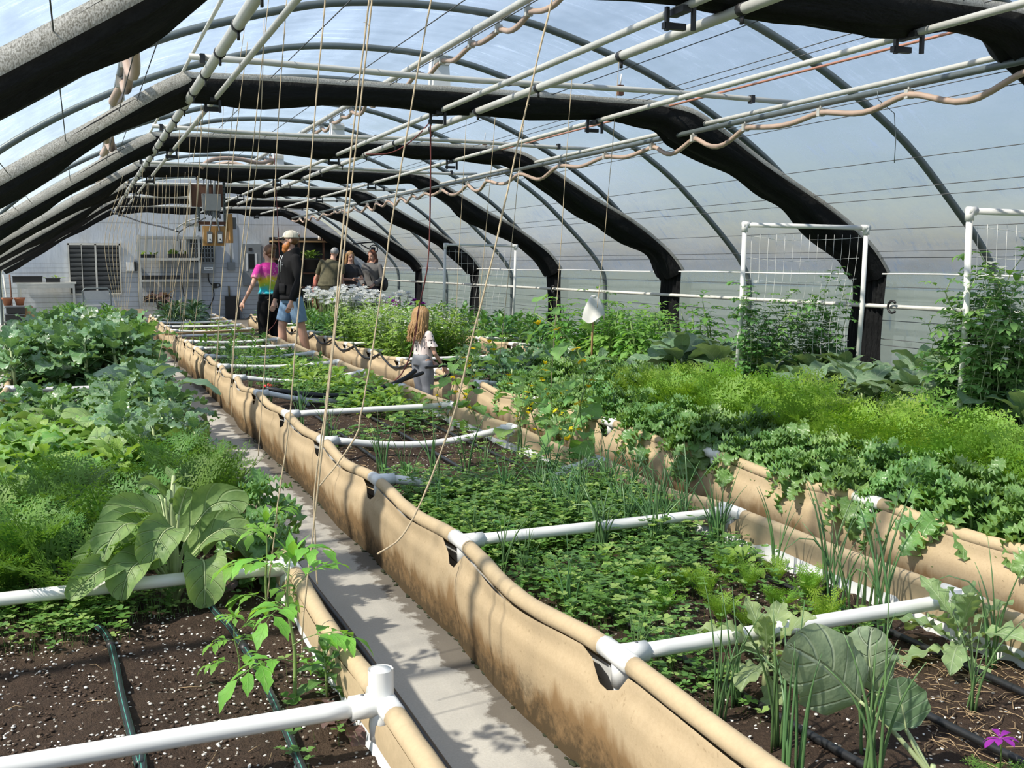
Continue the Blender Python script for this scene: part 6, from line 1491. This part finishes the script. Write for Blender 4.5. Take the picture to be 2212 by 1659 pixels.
def man_ex(t, Hd, HR, H, U, A):
    mb = MB(); rows = []
    for i in range(7):
        u = i / 6; rows.append([U((.075 * H * math.cos(a) * (1 - .25 * u), (.012 + .006 * u) * H + (.052 + .012 * math.sin(PI * u)) * H * math.sin(a), (.80 + .075 * u - .035 * (1 if math.sin(a) < 0 else 0) * (-math.sin(a))) * H)) for a in [2 * PI * k / 18 for k in range(18)]])
    mb.grid(rows, 0, None, True); o = part('hood', mb, BK, t); o.modifiers.new('S', 'SOLIDIFY').thickness = .015
    for s, l in ((-1, .135), (1, .115)):
        mb = MB(); mb.tube([U((s * .020 * H, -.062 * H, .815 * H)), U((s * .024 * H, -.082 * H, .77 * H)), U((s * .022 * H, -.084 * H, (.81 - l) * H))], .0042, 6); part('drawstring', mb, M['white'], t)
    mb = MB(); q = U((.055 * H, -.078 * H, .752 * H))
    for dx, dz, w in ((0, .018, .012), (-.014, -.01, .008), (-.004, -.01, .006), (.006, -.01, .008), (.016, -.01, .006)): mb.box((q.x + dx, q.y - .004 + abs(dx) * .2, q.z + dz), (w, .006, .016 if dz < 0 else .012))
    part('chest_mark', mb, M['greymetal'], t, False, label='small grey mark printed on the chest')
    mb = MB(); rows = [[U((x * H, -.078 * H * math.sqrt(max(.1, 1 - (x / .11) ** 2)) - .006, z * H)) for x in [-.06 + .012 * k for k in range(11)]] for z in (.535, .56, .585, .61)]; mb.grid(rows); o = part('pocket', mb, BK, t); o.modifiers.new('S', 'SOLIDIFY').thickness = .008
    mb = MB(); mb.loft([(U((0, .004 * H, z * H)), rx * H, ry * H, 0) for z, rx, ry in ((.487, .104, .082), (.50, .106, .084), (.52, .106, .084))], 18); part('waistband', mb, BK, t)
person('man in a black hoodie, cream cap and denim shorts standing in the aisle', (2.67, 14.3, 0), math.radians(-80), 1.86, 'fair', headyaw=math.radians(-24), legs={'L': ((.068, .05, .28), (.075, .10, .045)), 'R': ((-.058, -.055, .282), (-.058, -.045, .045))},
       arms={'L': ((.155, .01, .63), (.135, -.05, .475)), 'R': ((-.155, -.015, .63), (-.135, -.075, .48))}, shirt=(BK, .50, 1.92, .16), pants=(cloth('denim_shorts', (.19, .30, .44), .25), .80, 1.12), hair=man_hair, extras=man_ex)
# woman in tie-dye
def woman_hair(t, Hd, HR, H, U):
    mb = MB(); mb.ell(Hd(0, .016, .012), (.048 * H, .054 * H, .055 * H), 16, 12, 0, HR); mb.ell(Hd(0, .035, -.022), (.036 * H, .03 * H, .032 * H), 12, 8, 0, HR)
    o = part('hair', mb, HM['ginger_hair'], t)
    mb = MB()
    for k in range(7): a = k * .9; mb.tube([Hd(.020 * math.cos(a + q), .062 + .006 * math.sin(k), .042 + .020 * math.sin(a + q)) for q in (0, .8, 1.6)], .010 * H, 7)
    mb.ell(Hd(0, .06, .042), (.024 * H, .02 * H, .024 * H), 12, 8); part('hair_bun', mb, HM['ginger_hair'], t)
person('woman in a tie-dye T-shirt and black trousers seen from behind, hair in a bun', (2.55, 15.35, 0), math.radians(-158), 1.70, 'fair', True, headyaw=math.radians(14), bulk=1.06,
       arms={'L': ((.175, .02, .64), (.235, -.03, .50)), 'R': ((-.14, -.05, .64), (-.11, -.12, .52)), 'curlL': .8}, shirt=(tiedye(), .565, .62, .10), pants=(cloth('black_trousers', (.009, .009, .010), .3), 1.97, 1.15), hair=woman_hair)
# small child
def child_hair(t, Hd, HR, H, U):
    r = random.Random(3); mb = MB(); mb.ell(Hd(0, .008, .018), (.049 * H, .056 * H, .053 * H), 16, 12, 0, HR)
    for i in range(150):
        a = r.uniform(-.75, PI + .75); q = r.uniform(.2, 1); x, y = math.cos(a), math.sin(a); l = r.uniform(.09, .17) if y > -.2 else r.uniform(.08, .12)
        pts = [Hd(.02 * x * q, .008 + .02 * y * q, .068), Hd(.052 * x, .008 + .056 * y, .038), Hd(.062 * x + r.uniform(-.004, .004), .010 + .058 * y, -.03), Hd(.062 * x + r.uniform(-.012, .012), .014 + .062 * y + r.uniform(-.01, .014), -.03 - l * .6), Hd(.046 * x + r.uniform(-.02, .02), .018 + .056 * y + r.uniform(-.01, .03), -.03 - l)]
        mb.tube(catmull([tuple(p) for p in pts], 3), [.0055 * H * (1 - .055 * k) for k in range(13)], 5)
    part('hair', mb, HM['blonde_hair'], t)
def child_ex(t, Hd, HR, H, U, A):
    for nm, s in (('R', -1), ('L', 1)):
        sh, el, wr = A[nm]; mb = MB(); d = (el - sh).normalized(); p = sh + d * .05 * H; rows = []
        for i in range(4):
            u = i / 3; rows.append([p + d * .055 * H * u + (Vector((math.cos(a), math.sin(a), 0)) * (.034 + .012 * u + .003 * math.sin(5 * a)) * H) for a in [2 * PI * k / 24 for k in range(24)]])
        mb.grid(rows, 0, None, True); part('sleeve_ruffle', mb, SPOT, t)
SPOT = spotted()
person('small blonde child in a spotted white T-shirt and grey trousers, holding a black hose', (2.84, 8.9, 0), math.radians(108), 1.05, 'fair', True, headyaw=math.radians(-6), child=True, nod=.12,
       arms={'R': ((-.150, -.02, .57), (-.135, -.12, .455)), 'L': ((.14, -.06, .56), (.06, -.16, .47)), 'curlR': 1.1, 'curlL': 1.0}, shirt=(SPOT, .475, .35, .12), pants=(cloth('grey_trousers', (.27, .28, .31), .2), 1.95, 1.2), hair=child_hair, extras=child_ex, vox=.006)
mb = MB(); c0 = Vector((2.84, 8.9, 0)); a = ony(928, 793, 8.75); b = ony(962, 790, 8.8); c = ony(1005, 795, 9.0); mb.tube(catmull([tuple(a + (a - b) * .25), tuple(a), tuple(b), tuple(c)], 5), .013, 8); tag(part('garden_hose', mb, M['rubber']), 'black hose end held in the hand of the small child', 'hose')
# bent man in olive
def grey_hair(t, Hd, HR, H, U):
    mb = MB(); mb.ell(Hd(0, .014, .016), (.047 * H, .054 * H, .050 * H), 14, 10, 0, HR); part('hair', mb, HM['grey_hair'], t)
OL = cloth('olive_shirt', (.125, .115, .07), .25)
person('man in an olive shirt and trousers bending over with his back turned', (4.80, 21.6, 0), math.radians(165), 1.80, 'fair', lean=.30, leanx=-.22, nod=.4, bulk=1.12, shirt=(OL, .52, .55, .12), pants=(cloth('olive_trousers', (.085, .08, .05), .25), 1.97, 1.2), hair=grey_hair,
       arms={'L': ((.15, -.25, .56), (.12, -.36, .45)), 'R': ((-.16, -.12, .60), (-.17, -.18, .46))}, headyaw=-.3)
def long_hair(key, l0, l1):
    def f(t, Hd, HR, H, U):
        r = random.Random(4); mb = MB(); mb.ell(Hd(0, .012, .018), (.048 * H, .054 * H, .053 * H), 14, 10, 0, HR)
        for i in range(70):
            a = r.uniform(-.55, PI + .55); x, y = math.cos(a), math.sin(a); l = r.uniform(l0, l1); fw = -.025 if y < .35 else .0
            pts = [Hd(.02 * x, .012 + .02 * y, .064), Hd(.048 * x, .012 + .05 * y, .03), Hd(.052 * x, .012 + .054 * y, -.04), Hd(.056 * x + r.uniform(-.01, .01), .012 + .05 * y + fw, -.05 - l * .5), Hd(.05 * x + r.uniform(-.015, .015), .01 + .05 * y + fw * 1.8, -.05 - l)]
            mb.tube(catmull([tuple(p) for p in pts], 3), [.007 * H * (1 - .045 * k) for k in range(13)], 5)
        part('hair', mb, HM[key], t)
    return f
def girl_ex(t, Hd, HR, H, U, A):
    q = (A['R'][2] + A['L'][2]) / 2; mb = MB(); mb.box((q.x, q.y - .07, q.z + .015), (.075, .14, .01), 0, 0, .5); part('phone', mb, M['black'], t, False)
    mb = MB(); mb.loft([(U((0, .004 * H, z * H)), .094 * H, .072 * H, 0) for z in (.548, .568)], 16); part('belt', mb, M['galv_lite'], t)
DG = cloth('charcoal_shirt', (.045, .045, .048), .25)
person('young woman with long fair hair in a dark T-shirt looking down at her phone', (5.38, 21.9, 0), math.radians(2), 1.68, 'fair', True, nod=.38, headyaw=.15, shirt=(DG, .575, .7, .10), pants=(cloth('dark_jeans', (.012, .012, .016), .3), 1.97, 1.1), hair=long_hair('long_blonde_hair', .09, .16), extras=girl_ex,
       arms={'R': ((-.145, -.03, .64), (-.02, -.16, .635)), 'L': ((.145, -.03, .64), (.035, -.165, .64)), 'curlR': .9, 'curlL': .9})
def woman2_ex(t, Hd, HR, H, U, A):
    mb = MB(); mb.ell((.16 * H, .02 * H, .56 * H), (.05 * H, .06 * H, .09 * H)); part('shoulder_bag', mb, M['black'], t)
    mb = MB(); mb.tube([U((.02 * H, -.07 * H, .60 * H)), U((.0, -.078 * H, .68 * H)), U((-.01 * H, -.07 * H, .78 * H))], .006, 5); part('zip', mb, M['black'], t)
person('woman with auburn hair in a grey jacket smiling down beside the phone user', (5.96, 22.3, 0), math.radians(-38), 1.71, 'fair', True, nod=.25, headyaw=-.2, bulk=1.12, shirt=(cloth('grey_jacket', (.15, .145, .14), .25), .53, 1.9, .14), pants=(cloth('navy_trousers', (.012, .013, .022), .3), 1.97, 1.2), hair=long_hair('auburn_hair', .03, .06), extras=woman2_ex,
       arms={'R': ((-.15, -.02, .63), (-.06, -.13, .54)), 'L': ((.155, -.01, .63), (.07, -.13, .55))})
person('stooping visitor in a salmon top, mostly hidden behind the man in olive', (4.72, 22.25, 0), math.radians(35), 1.42, 'fair', True, lean=.30, nod=.2, shirt=(cloth('salmon_top', (.45, .16, .12), .2), .52, 1.5, .12), pants=(cloth('rust_trousers', (.16, .05, .03), .2), 1.97, 1.1), hair=long_hair('long_blonde_hair', .04, .08), arms={'L': ((.20, -.14, .58), (.22, -.22, .46)), 'R': ((-.17, -.1, .58), (-.19, -.12, .44))})
